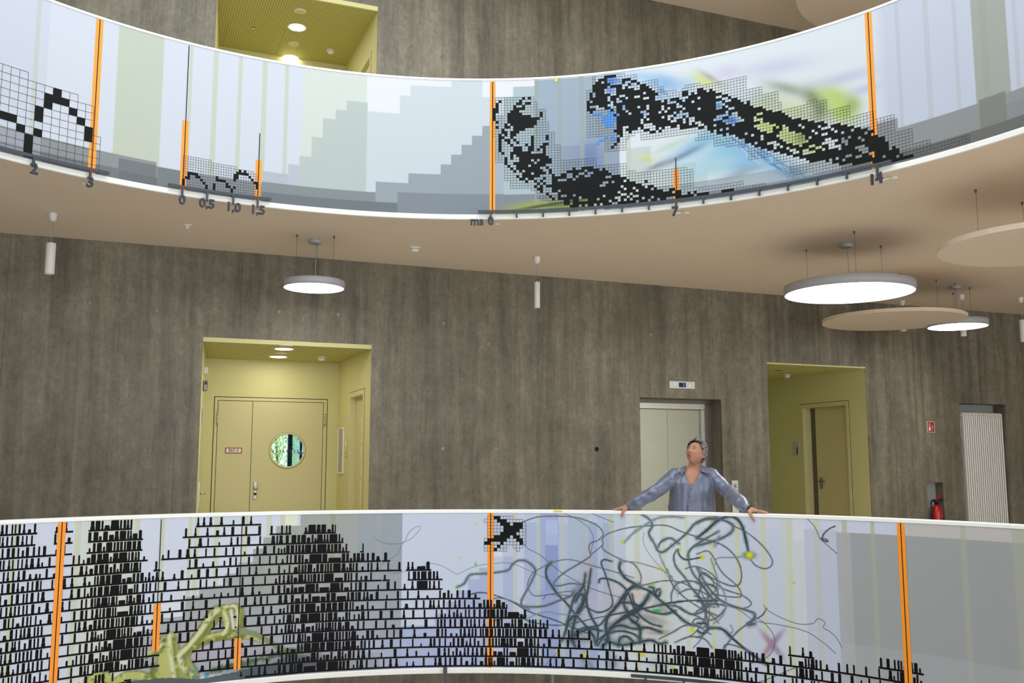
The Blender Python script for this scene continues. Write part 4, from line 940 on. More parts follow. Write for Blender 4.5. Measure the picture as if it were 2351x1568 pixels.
blk += Rs('A', (375, 293, 408, 318), (440, 290, 472, 318), (345, 322, 378, 380), (312, 352, 375, 380), (410, 348, 472, 376), (572, 460, 604, 518), (118, 325, 148, 355), (85, 355, 115, 470), (52, 415, 84, 556), (85, 560, 115, 587), (85, 617, 115, 645), (185, 588, 214, 640), (214, 615, 245, 640), (150, 648, 182, 710), (118, 708, 150, 910), (182, 680, 214, 735), (150, 735, 182, 765), (150, 910, 182, 940), (182, 940, 214, 1030), (214, 1030, 245, 1060), (248, 1060, 280, 1088), (280, 1088, 312, 1118), (312, 1150, 345, 1178), (250, 910, 280, 970), (215, 770, 245, 822), (245, 672, 312, 735), (182, 765, 245, 792), (245, 735, 280, 765), (280, 765, 312, 790), (312, 790, 345, 820), (245, 822, 280, 850), (475, 730, 508, 820), (640, 722, 672, 780), (605, 785, 672, 838), (540, 845, 575, 875), (575, 815, 605, 845),
          (640, 1050, 675, 1080), (675, 1080, 707, 1135), (610, 1170, 640, 1200), (580, 1205, 612, 1235), (610, 1235, 640, 1262), (545, 1235, 577, 1262), (510, 1262, 545, 1295), (545, 1295, 610, 1320), (580, 1265, 610, 1355), (510, 1205, 545, 1235), (640, 1262, 710, 1290), (640, 1350, 675, 1380), (675, 1380, 710, 1410), (415, 1207, 445, 1235)) + Rs('E', (528, 565, 575, 605), (1245, 705, 1290, 750))
hol = Rs('A', (475, 968, 508, 994), (545, 965, 577, 992), (510, 995, 542, 1022), (445, 1028, 478, 1055), (380, 1090, 412, 1117), (478, 1118, 510, 1144), (415, 1180, 445, 1205), (775, 1195, 845, 1225), (845, 1130, 910, 1190), (942, 1160, 1005, 1185), (910, 1190, 942, 1218), (975, 1185, 1005, 1215), (1005, 1125, 1040, 1150), (1040, 1150, 1108, 1180), (1040, 1090, 1072, 1115), (1072, 1118, 1140, 1145), (1275, 1165, 1340, 1195), (1245, 1228, 1308, 1255), (1210, 1260, 1278, 1290), (1340, 1222, 1375, 1248), (1345, 1283, 1378, 1310), (1278, 1320, 1312, 1345), (1245, 1350, 1280, 1380), (1180, 1388, 1212, 1440), (1380, 1375, 1425, 1400), (1312, 1410, 1345, 1435), (1345, 1435, 1415, 1465), (1312, 1470, 1345, 1495), (978, 1395, 1080, 1425), (778, 1318, 810, 1345), (880, 1345, 945, 1370), (912, 1370, 945, 1398), (812, 1375, 880, 1402), (880, 1405, 912, 1460), (978, 1460, 1012, 1488), (1045, 1455, 1080, 1485), (1012, 1490, 1045, 1515), (945, 1493, 980, 1520), (1145, 1450, 1180, 1478), (1115, 1483, 1145, 1510), (1180, 1475, 1245, 1505), (1212, 1445, 1248, 1475))
hol += Rs('E', (18, 570, 62, 605), (205, 555, 245, 590), (160, 640, 250, 680), (345, 625, 388, 665), (390, 665, 437, 705), (115, 690, 158, 728), (160, 725, 250, 765), (305, 715, 345, 755), (70, 780, 160, 815), (115, 815, 160, 855), (255, 765, 298, 800), (345, 752, 440, 792), (210, 812, 255, 848), (305, 800, 348, 840), (395, 840, 440, 912), (305, 885, 350, 920), (25, 865, 115, 900), (165, 895, 210, 935), (488, 785, 535, 825), (630, 772, 675, 812), (585, 820, 630, 858), (722, 805, 770, 845), (865, 790, 955, 832), (820, 840, 865, 878), (625, 645, 670, 682), (1200, 800, 1245, 840), (1245, 755, 1290, 790), (1340, 785, 1390, 820), (958, 690, 1000, 735), (960, 780, 1003, 822), (1012, 815, 1057, 862))
reg = [Zs('A', [(55, 297), (168, 292), (505, 288), (508, 345), (540, 345), (540, 430), (637, 430), (640, 575), (672, 575), (675, 690), (738, 690), (740, 830), (808, 830), (808, 985), (1170, 962), (1172, 1045), (1330, 1035)]) + Zs('E', [(0, 315), (240, 298), (245, 420), (385, 410), (388, 450), (945, 390), (1230, 362), (1240, 670), (2015, 565), (2020, 625), (2320, 600), (2325, 690), (1000, 890)]) + Zs('A', [(880, 1530), (680, 1530), (680, 1415), (545, 1415), (545, 1330), (478, 1330), (478, 1300), (248, 1300), (248, 1210), (182, 1210), (182, 1003), (85, 1003), (85, 740), (55, 740)])]
ZBAR = zc('z3', 245, 1195)[1]
cells(up, t0, z0, dt, dz, blk, hol, reg, zmin=UB_+.01)
# second, long figure
topC = [(15, 245), (60, 245), (60, 235), (100, 235), (100, 265), (145, 262), (145, 295), (190, 295), (190, 255), (235, 250), (235, 280), (280, 278), (280, 310), (365, 305), (365, 335), (415, 330), (415, 365), (465, 360), (465, 395), (550, 385), (550, 415), (600, 415), (600, 450), (645, 445), (645, 480), (690, 478), (690, 440), (735, 435), (735, 505), (785, 500), (785, 535), (920, 515), (920, 550), (965, 545), (965, 580), (1060, 568), (1060, 605), (1200, 580), (1200, 612), (1250, 610), (1250, 645), (1300, 640), (1300, 675), (1445, 655), (1445, 685), (1540, 670)]
topD = [(0, 428), (30, 420), (30, 450), (130, 435), (130, 470), (265, 445), (265, 480), (315, 475), (315, 510), (460, 485), (460, 515), (555, 500), (555, 530), (655, 515), (655, 550), (750, 530), (750, 565), (850, 545), (850, 580), (905, 570), (905, 655), (960, 650), (960, 685), (1055, 665), (1055, 745), (1110, 740), (1120, 865), (1170, 860), (1170, 810), (1220, 800), (1220, 835), (1270, 830), (1280, 915), (1330, 905), (1330, 945), (1435, 925), (1435, 960), (1750, 880), (1750, 915), (1340, 1030), (1285, 1055), (1240, 1060), (1240, 1020), (1130, 1045), (1130, 1005), (1040, 1020), (990, 1040), (990, 1085), (940, 1090), (940, 1055), (885, 1060), (885, 1020), (645, 1070), (645, 1035), (455, 1070), (450, 1035), (355, 1050), (350, 970), (300, 980), (300, 1025), (260, 1030), (255, 985), (205, 995), (165, 1005), (165, 970), (0, 1000)]
botC = [(1675, 1275), (1675, 1240), (1530, 1260), (1530, 1225), (1430, 1240), (1430, 1200), (1335, 1215), (1335, 1180), (1240, 1190), (1240, 1155), (1140, 1170), (1140, 1130), (1050, 1145), (1050, 1105), (955, 1120), (950, 1080), (905, 1085), (905, 1050), (810, 1060), (765, 1025), (765, 990), (675, 1005), (670, 965), (580, 975), (580, 940), (530, 945), (530, 910), (440, 920), (440, 885), (395, 890), (395, 925), (355, 930), (350, 900), (265, 910), (260, 840), (215, 845), (215, 880), (175, 885), (175, 850), (130, 855), (125, 780), (80, 785), (80, 745), (35, 750), (30, 715)]
B1 = [(230, 300), (275, 295), (275, 255), (320, 250), (320, 210), (410, 205), (410, 160), (595, 145), (595, 180), (690, 175), (690, 210), (785, 205), (785, 240), (880, 235), (880, 275), (930, 270), (930, 310), (1025, 300), (1025, 340), (1080, 340), (1080, 375), (1130, 370), (1130, 410), (1175, 410), (1175, 445), (1225, 445), (1225, 485), (1180, 490), (1180, 575), (1325, 560), (1325, 520), (1470, 500), (1470, 455), (1565, 440), (1565, 400), (1705, 380), (1705, 460), (1760, 450), (1805, 395), (1860, 390)]
B2 = [(1985, 950), (1935, 955), (1935, 990), (1840, 1005), (1835, 970), (1590, 1000), (1585, 920), (1535, 925), (1535, 960), (1440, 970), (1440, 935), (1340, 950), (1340, 990), (1295, 995), (1295, 955), (1245, 960), (1245, 1000), (1200, 1005), (1200, 925), (1145, 930), (1140, 890), (1000, 905), (1000, 985), (955, 990), (950, 950), (905, 955), (905, 1000), (810, 1010), (810, 1050), (765, 1055), (765, 1015), (715, 1015), (715, 975), (760, 970), (760, 930), (665, 940), (665, 1105), (620, 1110), (620, 1075), (575, 1070), (575, 1030), (525, 1030), (525, 995), (570, 990), (570, 790), (520, 780), (515, 745), (470, 740), (470, 700), (375, 700), (375, 670), (420, 660), (325, 640), (230, 700), (230, 750), (190, 750), (140, 720), (140, 560), (185, 555), (185, 430), (225, 425)]
blk = [Zs('B', B1) + Zs('C', topC) + Zs('D', topD) + Zs('C', botC) + Zs('B', B2)]
blk += Rs('B', (240, 850, 280, 930), (290, 930, 330, 1010), (190, 805, 232, 845), (525, 1210, 575, 1250), (480, 1250, 525, 1295), (575, 1120, 620, 1200), (1005, 980, 1100, 1025), (1100, 1015, 1195, 1060), (1245, 1000, 1290, 1040), (520, 775, 565, 815), (525, 990, 570, 1030))
hol = Rs('B', (365, 240, 410, 285), (415, 195, 690, 275), (505, 275, 695, 310), (650, 310, 695, 380), (695, 250, 785, 330), (795, 280, 880, 360), (745, 330, 935, 365), (840, 360, 980, 395), (885, 310, 930, 345), (370, 370, 415, 410), (415, 320, 505, 440), (505, 350, 600, 470), (470, 440, 555, 480), (230, 425, 275, 505), (420, 490, 465, 570), (515, 490, 555, 560), (560, 520, 605, 600), (610, 470, 697, 510), (705, 505, 750, 545), (845, 485, 940, 530), (985, 425, 1030, 470), (990, 510, 1085, 550), (610, 555, 655, 595), (655, 635, 705, 720), (705, 715, 800, 755), (805, 750, 850, 790), (895, 650, 945, 695), (1040, 635, 1090, 680), (995, 685, 1040, 810), (945, 730, 1090, 770), (1045, 805, 1095, 850), (950, 820, 1000, 900), (185, 555, 230, 595), (330, 585, 370, 625), (235, 595, 275, 750), (185, 635, 325, 675), (280, 675, 375, 750), (470, 575, 515, 660), (470, 655, 560, 695), (425, 620, 465, 655), (515, 695, 560, 740),
           (1280, 605, 1330, 690), (1380, 635, 1425, 675), (1330, 685, 1380, 725), (1235, 700, 1280, 740), (1285, 780, 1335, 820), (1525, 605, 1620, 655), (1625, 640, 1670, 685), (1575, 695, 1625, 740), (1480, 710, 1525, 750), (1385, 765, 1480, 800), (1385, 800, 1430, 850), (1530, 740, 1725, 790), (1485, 790, 1625, 830), (1435, 840, 1530, 885), (1680, 760, 1725, 805), (1630, 820, 1680, 905), (1730, 800, 1825, 880), (1730, 880, 1780, 930), (1475, 475, 1710, 520), (1375, 540, 1520, 590), (1620, 515, 1670, 555), (1715, 500, 1760, 535), (1765, 535, 1810, 575), (1865, 475, 1910, 515), (1870, 645, 1920, 690), (1710, 370, 1760, 450), (1810, 395, 1855, 435), (1565, 430, 1610, 480), (1830, 875, 1880, 915), (1880, 910, 1930, 950))
hol += Rs('C', (280, 350, 325, 390), (330, 375, 415, 415), (375, 405, 465, 450), (245, 435, 330, 550), (330, 460, 375, 495), (378, 490, 420, 525), (425, 515, 510, 560), (380, 570, 425, 645), (250, 625, 430, 660), (210, 670, 340, 715), (345, 680, 570, 730), (430, 640, 560, 690), (470, 585, 560, 660), (560, 655, 610, 735), (610, 690, 655, 725), (390, 730, 525, 765), (480, 760, 525, 790), (215, 760, 255, 795), (305, 825, 347, 860), (393, 808, 437, 848), (835, 600, 928, 645), (793, 655, 838, 735), (838, 680, 930, 725), (798, 765, 1030, 810), (845, 745, 1025, 845), (1025, 765, 1120, 805), (940, 810, 1075, 870), (990, 865, 1033, 900), (1170, 775, 1262, 825), (1125, 840, 1170, 880), (1083, 885, 1125, 925), (1170, 845, 1360, 990), (1130, 890, 1175, 960), (1360, 865, 1455, 1045), (1455, 895, 1505, 985), (1225, 985, 1330, 1025), (1325, 960, 1420, 1045), (1420, 1030, 1468, 1070), (1470, 970, 1560, 1015), (1555, 910, 1605, 955), (1400, 735, 1450, 780), (1450, 765, 1498, 808), (1598, 820, 1645, 862), (1645, 850, 1698, 893), (1690, 755, 1740, 800), (1745, 870, 1795, 912), (665, 880, 712, 920), (757, 905, 803, 945), (898, 920, 945, 962), (808, 980, 853, 1020), (993, 990, 1085, 1025), (1040, 1015, 1135, 1050), (1135, 1045, 1185, 1085), (1045, 1060, 1090, 1100), (1232, 1065, 1280, 1105), (1285, 1095, 1375, 1140), (1335, 1125, 1425, 1170), (1475, 1100, 1565, 1185), (1565, 1120, 1665, 1165), (1565, 1035, 1657, 1080), (1660, 1065, 1710, 1105), (1712, 1095, 1760, 1135))
hol += Rs('D', (228, 520, 318, 570), (323, 545, 370, 590), (372, 575, 420, 620), (230, 610, 280, 655), (468, 592, 518, 638), (608, 555, 660, 600), (805, 590, 857, 635), (237, 685, 330, 775), (330, 710, 430, 750), (290, 765, 385, 850), (385, 775, 480, 830), (437, 820, 485, 860), (475, 680, 520, 765), (525, 710, 572, 795), (570, 655, 620, 700), (712, 655, 762, 705), (765, 690, 815, 735), (675, 780, 820, 840), (725, 820, 870, 870), (780, 865, 875, 905), (830, 880, 925, 935), (685, 920, 780, 970), (540, 910, 635, 960), (495, 975, 545, 1018), (397, 955, 447, 998), (1030, 930, 1080, 975), (1232, 925, 1280, 968))
reg = [Zs('B', [(225, 175), (410, 160), (595, 150), (690, 125), (695, 165), (880, 145), (885, 285), (1215, 230), (1220, 350), (1320, 340), (1325, 425), (1605, 390), (1610, 345), (2000, 270)]) + Zs('C', [(0, 210), (675, 80), (680, 275), (905, 230), (910, 345), (1140, 300), (1155, 550), (1500, 470)]) + Zs('D', [(0, 215), (295, 145), (300, 305), (590, 230), (600, 390), (930, 300), (940, 420), (1185, 355), (1195, 610), (1455, 545), (1465, 770), (1680, 710), (1690, 790), (2200, 630), (2210, 750), (1340, 1030), (1130, 1070), (455, 1215), (455, 1130), (165, 1165)]) + Zs('C', [(1800, 1420), (1300, 1440), (1295, 1270), (1060, 1310), (1055, 1185), (730, 1240), (725, 1040), (405, 1085), (400, 1050), (230, 1075), (220, 960), (0, 990)]) + Zs('B', [(1840, 1190), (1840, 1065), (960, 1165), (955, 1035), (860, 1045), (860, 1085), (720, 1150), (720, 1320), (385, 1345), (385, 1090), (145, 1108), (135, 390), (225, 380)])]
blue = Rs('B', (190, 760, 330, 800), (335, 795, 570, 840), (335, 840, 380, 920), (420, 840, 570, 880), (385, 880, 520, 960), (425, 705, 470, 795), (470, 740, 515, 795), (430, 1000, 470, 1080), (385, 1090, 430, 1130), (290, 1140, 385, 1180), (245, 1190, 290, 1230), (480, 1080, 525, 1160), (525, 1120, 570, 1160), (475, 945, 525, 985), (570, 775, 610, 815))
cells(up, t0, z0, dt, dz, blk, hol, reg, extra=blue, zmin=UB_+.01)
# left figures: large squares and the small copy
def zigzag(o, t0, z0, dt, dz, black, cols_top, lw):
    d = Decal(.0026); g = Decal(.002); h = lw/2
    for c, r0, r1 in black: d.patch(t0+c*dt, t0+(c+1)*dt, z0+r0*dz, z0+(r1+1)*dz)
    cs = sorted(cols_top)
    for c in cs+[cs[-1]+1]:
        top = max(cols_top.get(c, 0), cols_top.get(c-1, 0)); g.patch(t0+c*dt-h/R, t0+c*dt+h/R, z0, z0+top*dz)
    mx = max(cols_top.values())
    for r in range(mx+1):
        run = None
        for c in cs+[cs[-1]+1]:
            on = cols_top.get(c, -1) >= r
            if on and run is None: run = c
            if not on and run is not None: g.patch(t0+run*dt, t0+c*dt, z0+r*dz-h, z0+r*dz+h); run = None
    d.build('pixel_figure', M_BLACK, o)['kind'] = 'stuff'; g.build('pixel_grid', M_LINE, o)['kind'] = 'stuff'
t3, zb3 = zc('z1', 178, 870)[0], zc('z1', 178, 960)[1]      # column with the tall black stem
dtL = (zc('z1', 620, 900)[0]-zc('z1', 178, 900)[0])/8.0/1.0; dtL = (zc('z1', 590, 880)[0]-zc('z1', 152, 880)[0])/8; t3 = zc('z1', 152, 940)[0]
dzL = (zc('z1', 565, 825)[1]-zc('z1', 565, 920)[1])/2; zL = UB_+.012
rowz = lambda k, x, y: int(round((zc(k, x, y)[1]-zL)/dzL))
blkL = [(-1, rowz('z1', 130, 850), rowz('z1', 130, 850)), (0, 0, rowz('z1', 180, 870)-1), (1, rowz('z1', 240, 880), rowz('z1', 240, 880)), (1, rowz('z1', 250, 775), rowz('z1', 250, 775)+1), (2, rowz('z1', 310, 690), rowz('z1', 310, 690)+1), (3, rowz('z1', 360, 660), rowz('z1', 360, 660)+1), (4, rowz('z1', 420, 675), rowz('z1', 420, 675)), (5, rowz('z1', 470, 740), rowz('z1', 470, 740)), (6, rowz('z1', 520, 805), rowz('z1', 520, 805)), (7, rowz('z1', 565, 920), rowz('z1', 565, 920)+1), (-2, rowz('z1', 75, 775), rowz('z1', 75, 775)), (-3, rowz('z1', 25, 755), rowz('z1', 25, 755)), (-4, rowz('z1', -25, 740), rowz('z1', -25, 740)+1)]
tops = {c: rowz('z1', 0, 425) for c in range(-6, 4)}; tops.update({4: rowz('z1', 360, 560), 5: rowz('z1', 450, 590), 6: rowz('z1', 560, 665), 7: rowz('z1', 590, 680), 8: rowz('z1', 640, 890)}); tops.update({c: rowz('z1', 250, 520) for c in (0, 1, 2, 3)})
zigzag(up, t3, zL, dtL, dzL, blkL, tops, .0032)
ts = zc('z1', 1190, 1100)[0]; dtS = (zc('z1', 1680, 1180)[0]-zc('z1', 1190, 1180)[0])/30; dzS = (zc('z1', 1400, 1020)[1]-zc('z1', 1400, 1250)[1])/14.2; zS = UB_+.016
pat = [(-1, 0, 3), (0, 4, 4), (1, 4, 6), (2, 6, 6), (3, 6, 6), (4, 5, 6), (5, 5, 5), (6, 4, 4), (7, 3, 3), (8, 0, 2), (11, 0, 3), (12, 5, 6), (13, 5, 5), (14, 5, 5), (15, 5, 5), (16, 3, 4), (17, 3, 3), (18, 0, 2), (19, 3, 3), (19, 6, 8), (20, 7, 8), (20, 9, 9), (21, 9, 10), (22, 9, 9), (23, 9, 10), (24, 9, 9), (25, 8, 8), (26, 7, 7), (27, 6, 6), (28, 4, 6)]
topsS = {c: 13 for c in range(-1, 10)}; topsS.update({c: 12 for c in range(10, 20)}); topsS.update({c: 11 for c in range(20, 27)}); topsS.update({27: 10, 28: 9, 29: 6})
zigzag(up, ts, zS, dtS, dzS, pat, topsS, .0026)

# ---- raised scale rulers with numerals below the upper parapet
def ruler(label, t0, t1, zb, ticks, nums, name='scale_ruler', h=.024, r_in=R-.050, r_out=R-.026, group=None):
    o = empty(name, drum((t0+t1)/2, zb, r_out)); off = Vector(o.location)
    def D(t, z, r): p = drum(t, z, r); return (p[0]-off.x, p[1]-off.y, p[2]-off.z)
    mb = MB(); n = max(4, int((t1-t0)/.02))
    for i in range(n):
        a, b = t0+(t1-t0)*i/n, t0+(t1-t0)*(i+1)/n
        A = [D(a, z, r) for z in (zb, zb+h) for r in (r_in, r_out)]; B = [D(b, z, r) for z in (zb, zb+h) for r in (r_in, r_out)]
        mb.quad(A[0], B[0], B[2], A[2]); mb.quad(A[1], B[1], B[3], A[3]); mb.quad(A[0], A[1], B[1], B[0]); mb.quad(A[2], A[3], B[3], B[2])
        if i == 0: mb.quad(A[0], A[1], A[3], A[2])
        if i == n-1: mb.quad(B[0], B[1], B[3], B[2])
    mb.build('ruler_bar', M_SCALE, o)
    for t, L in ticks:
        k = MB(); w = .0085/R
        A = [D(t-w, z, r) for z in (zb-L, zb) for r in (r_in, r_out-.004)]; B = [D(t+w, z, r) for z in (zb-L, zb) for r in (r_in, r_out-.004)]
        k.v = A+B; k.f = [(0, 4, 6, 2), (1, 3, 7, 5), (0, 1, 5, 4), (2, 6, 7, 3), (0, 2, 3, 1), (4, 5, 7, 6)]; tko = k.build('tick', M_SCALE, o)
        s_ = MB(); rm = (r_in+r_out)/2
        s_.tube([D(t, zb+h*.5, r_out-.002), D(t, zb+h*.5, R+.002)], .005, 6); s_.build('standoff', M_SCALE, tko)
    for txt, t, z, sz, br in nums:
        m = text_mb(txt, sz, .009, .0035).build('numeral', M_NUM, o); m.location = D(t, z, r_in+.004); m.rotation_euler = (0, 0, -t)
        if br:
            b = MB(); p0 = Vector(D(t, z-.01, r_in+.02)); p1 = Vector(D(t+.010, Z_UB, R+T_P+.06)); b.tube([tuple(p0), tuple(p1)], .006, 8); bro = b.build('bracket', M_PLASTIC, o)
            b = MB(); b.lathe([(.035, 0), (.035, -.006), (.02, -.012), (.0005, -.012)], tuple(p1), 20); b.build('ceiling_plate', M_PLASTIC, bro)
    tag(o, label, 'scale', group or 'raised scale rulers'); return o
tk = lambda k, x, y: zc(k, x, y)[0]
zr = zc('z2', 2040, 1366)[1]-.012
def numz(k, x, y): return cyl(*zp(k, x, y), R-.04)
n2, n3 = numz('z1', 217, 1088), numz('z1', 578, 1175)
ruler('dark scale ruler with raised numerals 2 and 3 at the left end', tk('z1', -260, 890), tk('z1', 690, 1133), zr, [(n2[0]-.001, .075), (n3[0], .075)], [('2', n2[0], n2[1], .125, False), ('3', n3[0], n3[1], .125, True)])
q = [numz('z1', 1170, 1288), numz('z1', 1330, 1312), numz('z1', 1498, 1335), numz('z1', 1655, 1352)]
ruler('dark scale ruler with raised numerals 0 to 1,5 under the small figure', tk('z1', 1075, 1210), tk('z1', 1738, 1297), zr, [(p[0], .085) for p in q], [(s, p[0], p[1], .115, b) for s, p, b in zip(('0', '0,5', '1,0', '1,5'), q, (True, False, False, True))])
tc = [numz('z3', x, 1200)[0] for x in (250, 445, 643, 839, 1036, 1236, 1437)]+[numz('z3', x, 1120)[0] for x in (1640, 1845, 2052)]+[numz('z4', x, 1380)[0] for x in (88, 291, 499)]+[numz('z4', x, 1300)[0] for x in (708, 923, 1145)]
a0, a7, a14, ms = numz('z3', 250, 1268), numz('z3', 1632, 1197), numz('z4', 1132, 1292), numz('z3', 147, 1270)
ruler('long dark scale ruler with raised ms 0, 7 and 14', tk('z2', 1955, 1363), tk('D', 1190, 1050), zr, [(t, .085 if i in (0, 7, 15) else .052) for i, t in enumerate(tc)], [('ms', ms[0], ms[1], .115, False), ('0', a0[0], a0[1], .115, True), ('7', a7[0], a7[1], .125, True), ('14', a14[0], a14[1], .125, True)])
# ================================================================== lower parapet
lo = parapet('parapet', Z_LB, Z_LT, .028, .050, 0.0)
tag(lo, 'lower curved parapet printed with black barcode rows and a tangle of grey threads', 'parapet')
LB_, LT_ = Z_LB+.050, Z_LT-.028
cv = Canvas(LB_, LT_, TH0, TH1, 220, 1340, (206, 212, 226))
OL2 = (198, 204, 172)
for k, x0, x1, y in (('L1', 115, 165, 180), ('L1', 670, 722, 150), ('L1', 1195, 1240, 125), ('L1', 1428, 1462, 110), ('L1', 1665, 1705, 100), ('L1', 1718, 1762, 100), ('L1', 1895, 1937, 95), ('L1', 2145, 2190, 90), ('L2', 245, 285, 90), ('L2', 360, 400, 85), ('L2', 440, 515, 80)): cv.stripe(k, x0, x1, y, OL2, .8)
cv.stripe('L1', 735, 1195, 140, (206, 210, 202))
cv.rect('L2', 400, 70, 515, 180, (222, 226, 204))
# stepped grey blocks, left half
GY = (160, 164, 162)
for k, x0, y0, x1 in (('L1', 1190, 1100, 1420), ('L1', 1410, 985, 1620), ('L1', 1620, 800, 1790), ('L1', 1740, 715, 1965), ('L1', 1965, 605, 2085), ('L1', 2085, 505, 2306), ('L2', 100, 385, 195), ('L2', 190, 285, 300), ('L2', 300, 182, 515), ('L2', 515, 70, 1020)):
    cv.rect(k, x0, y0, x1, 1500, GY if k == 'L1' else (154, 158, 152), .9)
cv.rect('L1', 1420, 860, 1620, 985, (222, 226, 234), .7)
cv.rect('L2', 1020, 66, 1425, 1500, (152, 160, 168)); cv.stripe('L2', 805, 850, 100, (150, 154, 128), .8)
for x0, x1 in ((1020, 1040), (1210, 1250)): cv.stripe('L2', x0, x1, 200, (160, 166, 160), .5)
cv.blob('L2', 650, 1250, 520, 190, 0, (176, 170, 192), .75); cv.blob('L1', 1900, 1250, 420, 180, 0, (178, 172, 190), .75); cv.blob('L2', 600, 1000, 700, 160, 0, (168, 176, 190), .5)
cv.rect('L2', 1105, 1195, 1235, 1300, (170, 182, 206)); cv.rect('L2', 1235, 1170, 1425, 1460, (170, 180, 206), .8)
# middle
cv.rect('L2', 1425, 60, 2240, 1480, (198, 207, 224)); BL = (170, 181, 214)
for x0, y0, x1 in ((1425, 1060, 1715), (1715, 950, 1815), (1815, 850, 1915), (1915, 750, 2015), (2015, 650, 2115), (2115, 550, 2190)): cv.rect('L2', x0, y0, x1, 1480, BL)
cv.rect('L3', 320, 60, 1490, 1480, (190, 200, 220)); cv.rect('L3', 495, 60, 590, 1460, (196, 205, 222))
for x0, y0, x1, c in ((400, 450, 490, BL), (590, 150, 730, (170, 182, 214)), (730, 70, 900, (158, 170, 210)), (785, 150, 890, (174, 186, 222)), (780, 350, 890, (140, 152, 198)), (900, 160, 980, (176, 188, 208)), (980, 100, 1140, (170, 184, 204)), (1140, 150, 1240, (158, 172, 206)), (1240, 70, 1390, (180, 192, 212)), (1290, 160, 1390, (164, 178, 204)), (1390, 265, 1490, (158, 172, 198)), (1390, 70, 1490, (196, 206, 218)), (700, 750, 890, (154, 166, 208)), (900, 650, 1130, (166, 176, 206))): cv.rect('L3', x0, y0, x1, 1470, c, .85)
cv.rect('L3', 785, 130, 890, 255, (178, 192, 228), .7)
cv.rect('L3', 322, 405, 395, 450, (214, 221, 232)); 
for x0, x1 in ((495, 530), (695, 735), (910, 945), (1125, 1165), (1340, 1380), (1560, 1605), (1790, 1835), (2000, 2040), (2225, 2265)): cv.stripe('L3', x0, x1, 250, (190, 198, 186), .65)
t15 = zc('L3', 1492, 600)[0]; cv.put(cv.T > t15, (208, 218, 222))
cv.put(cv.T > zc('L4', 130, 300)[0], (204, 210, 226)); 
for x0, x1 in ((1560, 1605), (1790, 1835), (2000, 2040), (2225, 2265)): cv.stripe('L3', x0, x1, 250, (204, 211, 188), .8)
for x, y, rx, ry, c, a in ((1600, 900, 220, 260, (214, 192, 186), .8), (1300, 900, 200, 200, (190, 184, 200), .6), (1750, 1100, 160, 110, (206, 190, 176), .7), (1150, 600, 60, 220, (176, 160, 168), .5), (2050, 700, 260, 350, (200, 214, 216), .6)): cv.blob('L3', x, y, rx, ry, 0, c, a)
cv.rect('L4', 0, 160, 690, 1400, (194, 203, 218), .55)
for x0, x1 in ((88, 122), (275, 310), (460, 495), (650, 690), (847, 884), (1047, 1084), (1250, 1285)): cv.stripe('L4', x0, x1, 300, (203, 208, 176), .85)
cv.stripe('L4', 610, 650, 300, (205, 210, 198), .7); cv.rect('L4', 690, 70, 775, 255, (214, 217, 224)); cv.stripe('L4', 690, 775, 600, (204, 212, 212), .8, zc('L4', 730, 255)[1])
cv.put((cv.T > zc('L4', 775, 300)[0]) & (cv.T < zc('L4', 1010, 300)[0]) & (cv.Z < zc('L4', 890, 178)[1]), (184, 190, 206), .6)
zq = zc('L4', 1250, 205)[1]
cv.put((cv.T > zc('L4', 1010, 400)[0]) & (cv.T < zc('L4', 1125, 700)[0]+9) & (cv.Z < zq), (162, 165, 165)); cv.put((cv.T > zc('L4', 1010, 400)[0]) & (cv.T < zc('L4', 1110, 400)[0]) & (cv.Z < zq), (176, 180, 190), .8)
cv.put((cv.T > zc('L4', 1500, 200)[0]) & (cv.Z >= zq), (196, 192, 190))
for x0, x1 in ((1047, 1084), (1250, 1285), (1900, 1940), (2270, 2360)): cv.stripe('L4', x0, x1, 300, (176, 178, 158), .6)
cv.put((cv.T > zc('L4', 1010, 400)[0]) & (cv.Z < zc('L4', 1300, 1020)[1]), (190, 194, 204), .25)
for i, (x, y, r1, r2, rot) in enumerate(((540, 1000, 130, 24, 50), (540, 1000, 130, 26, -52))): cv.blob('L4', x, y, r1, r2, rot, (160, 130, 162), .85, 1.6)

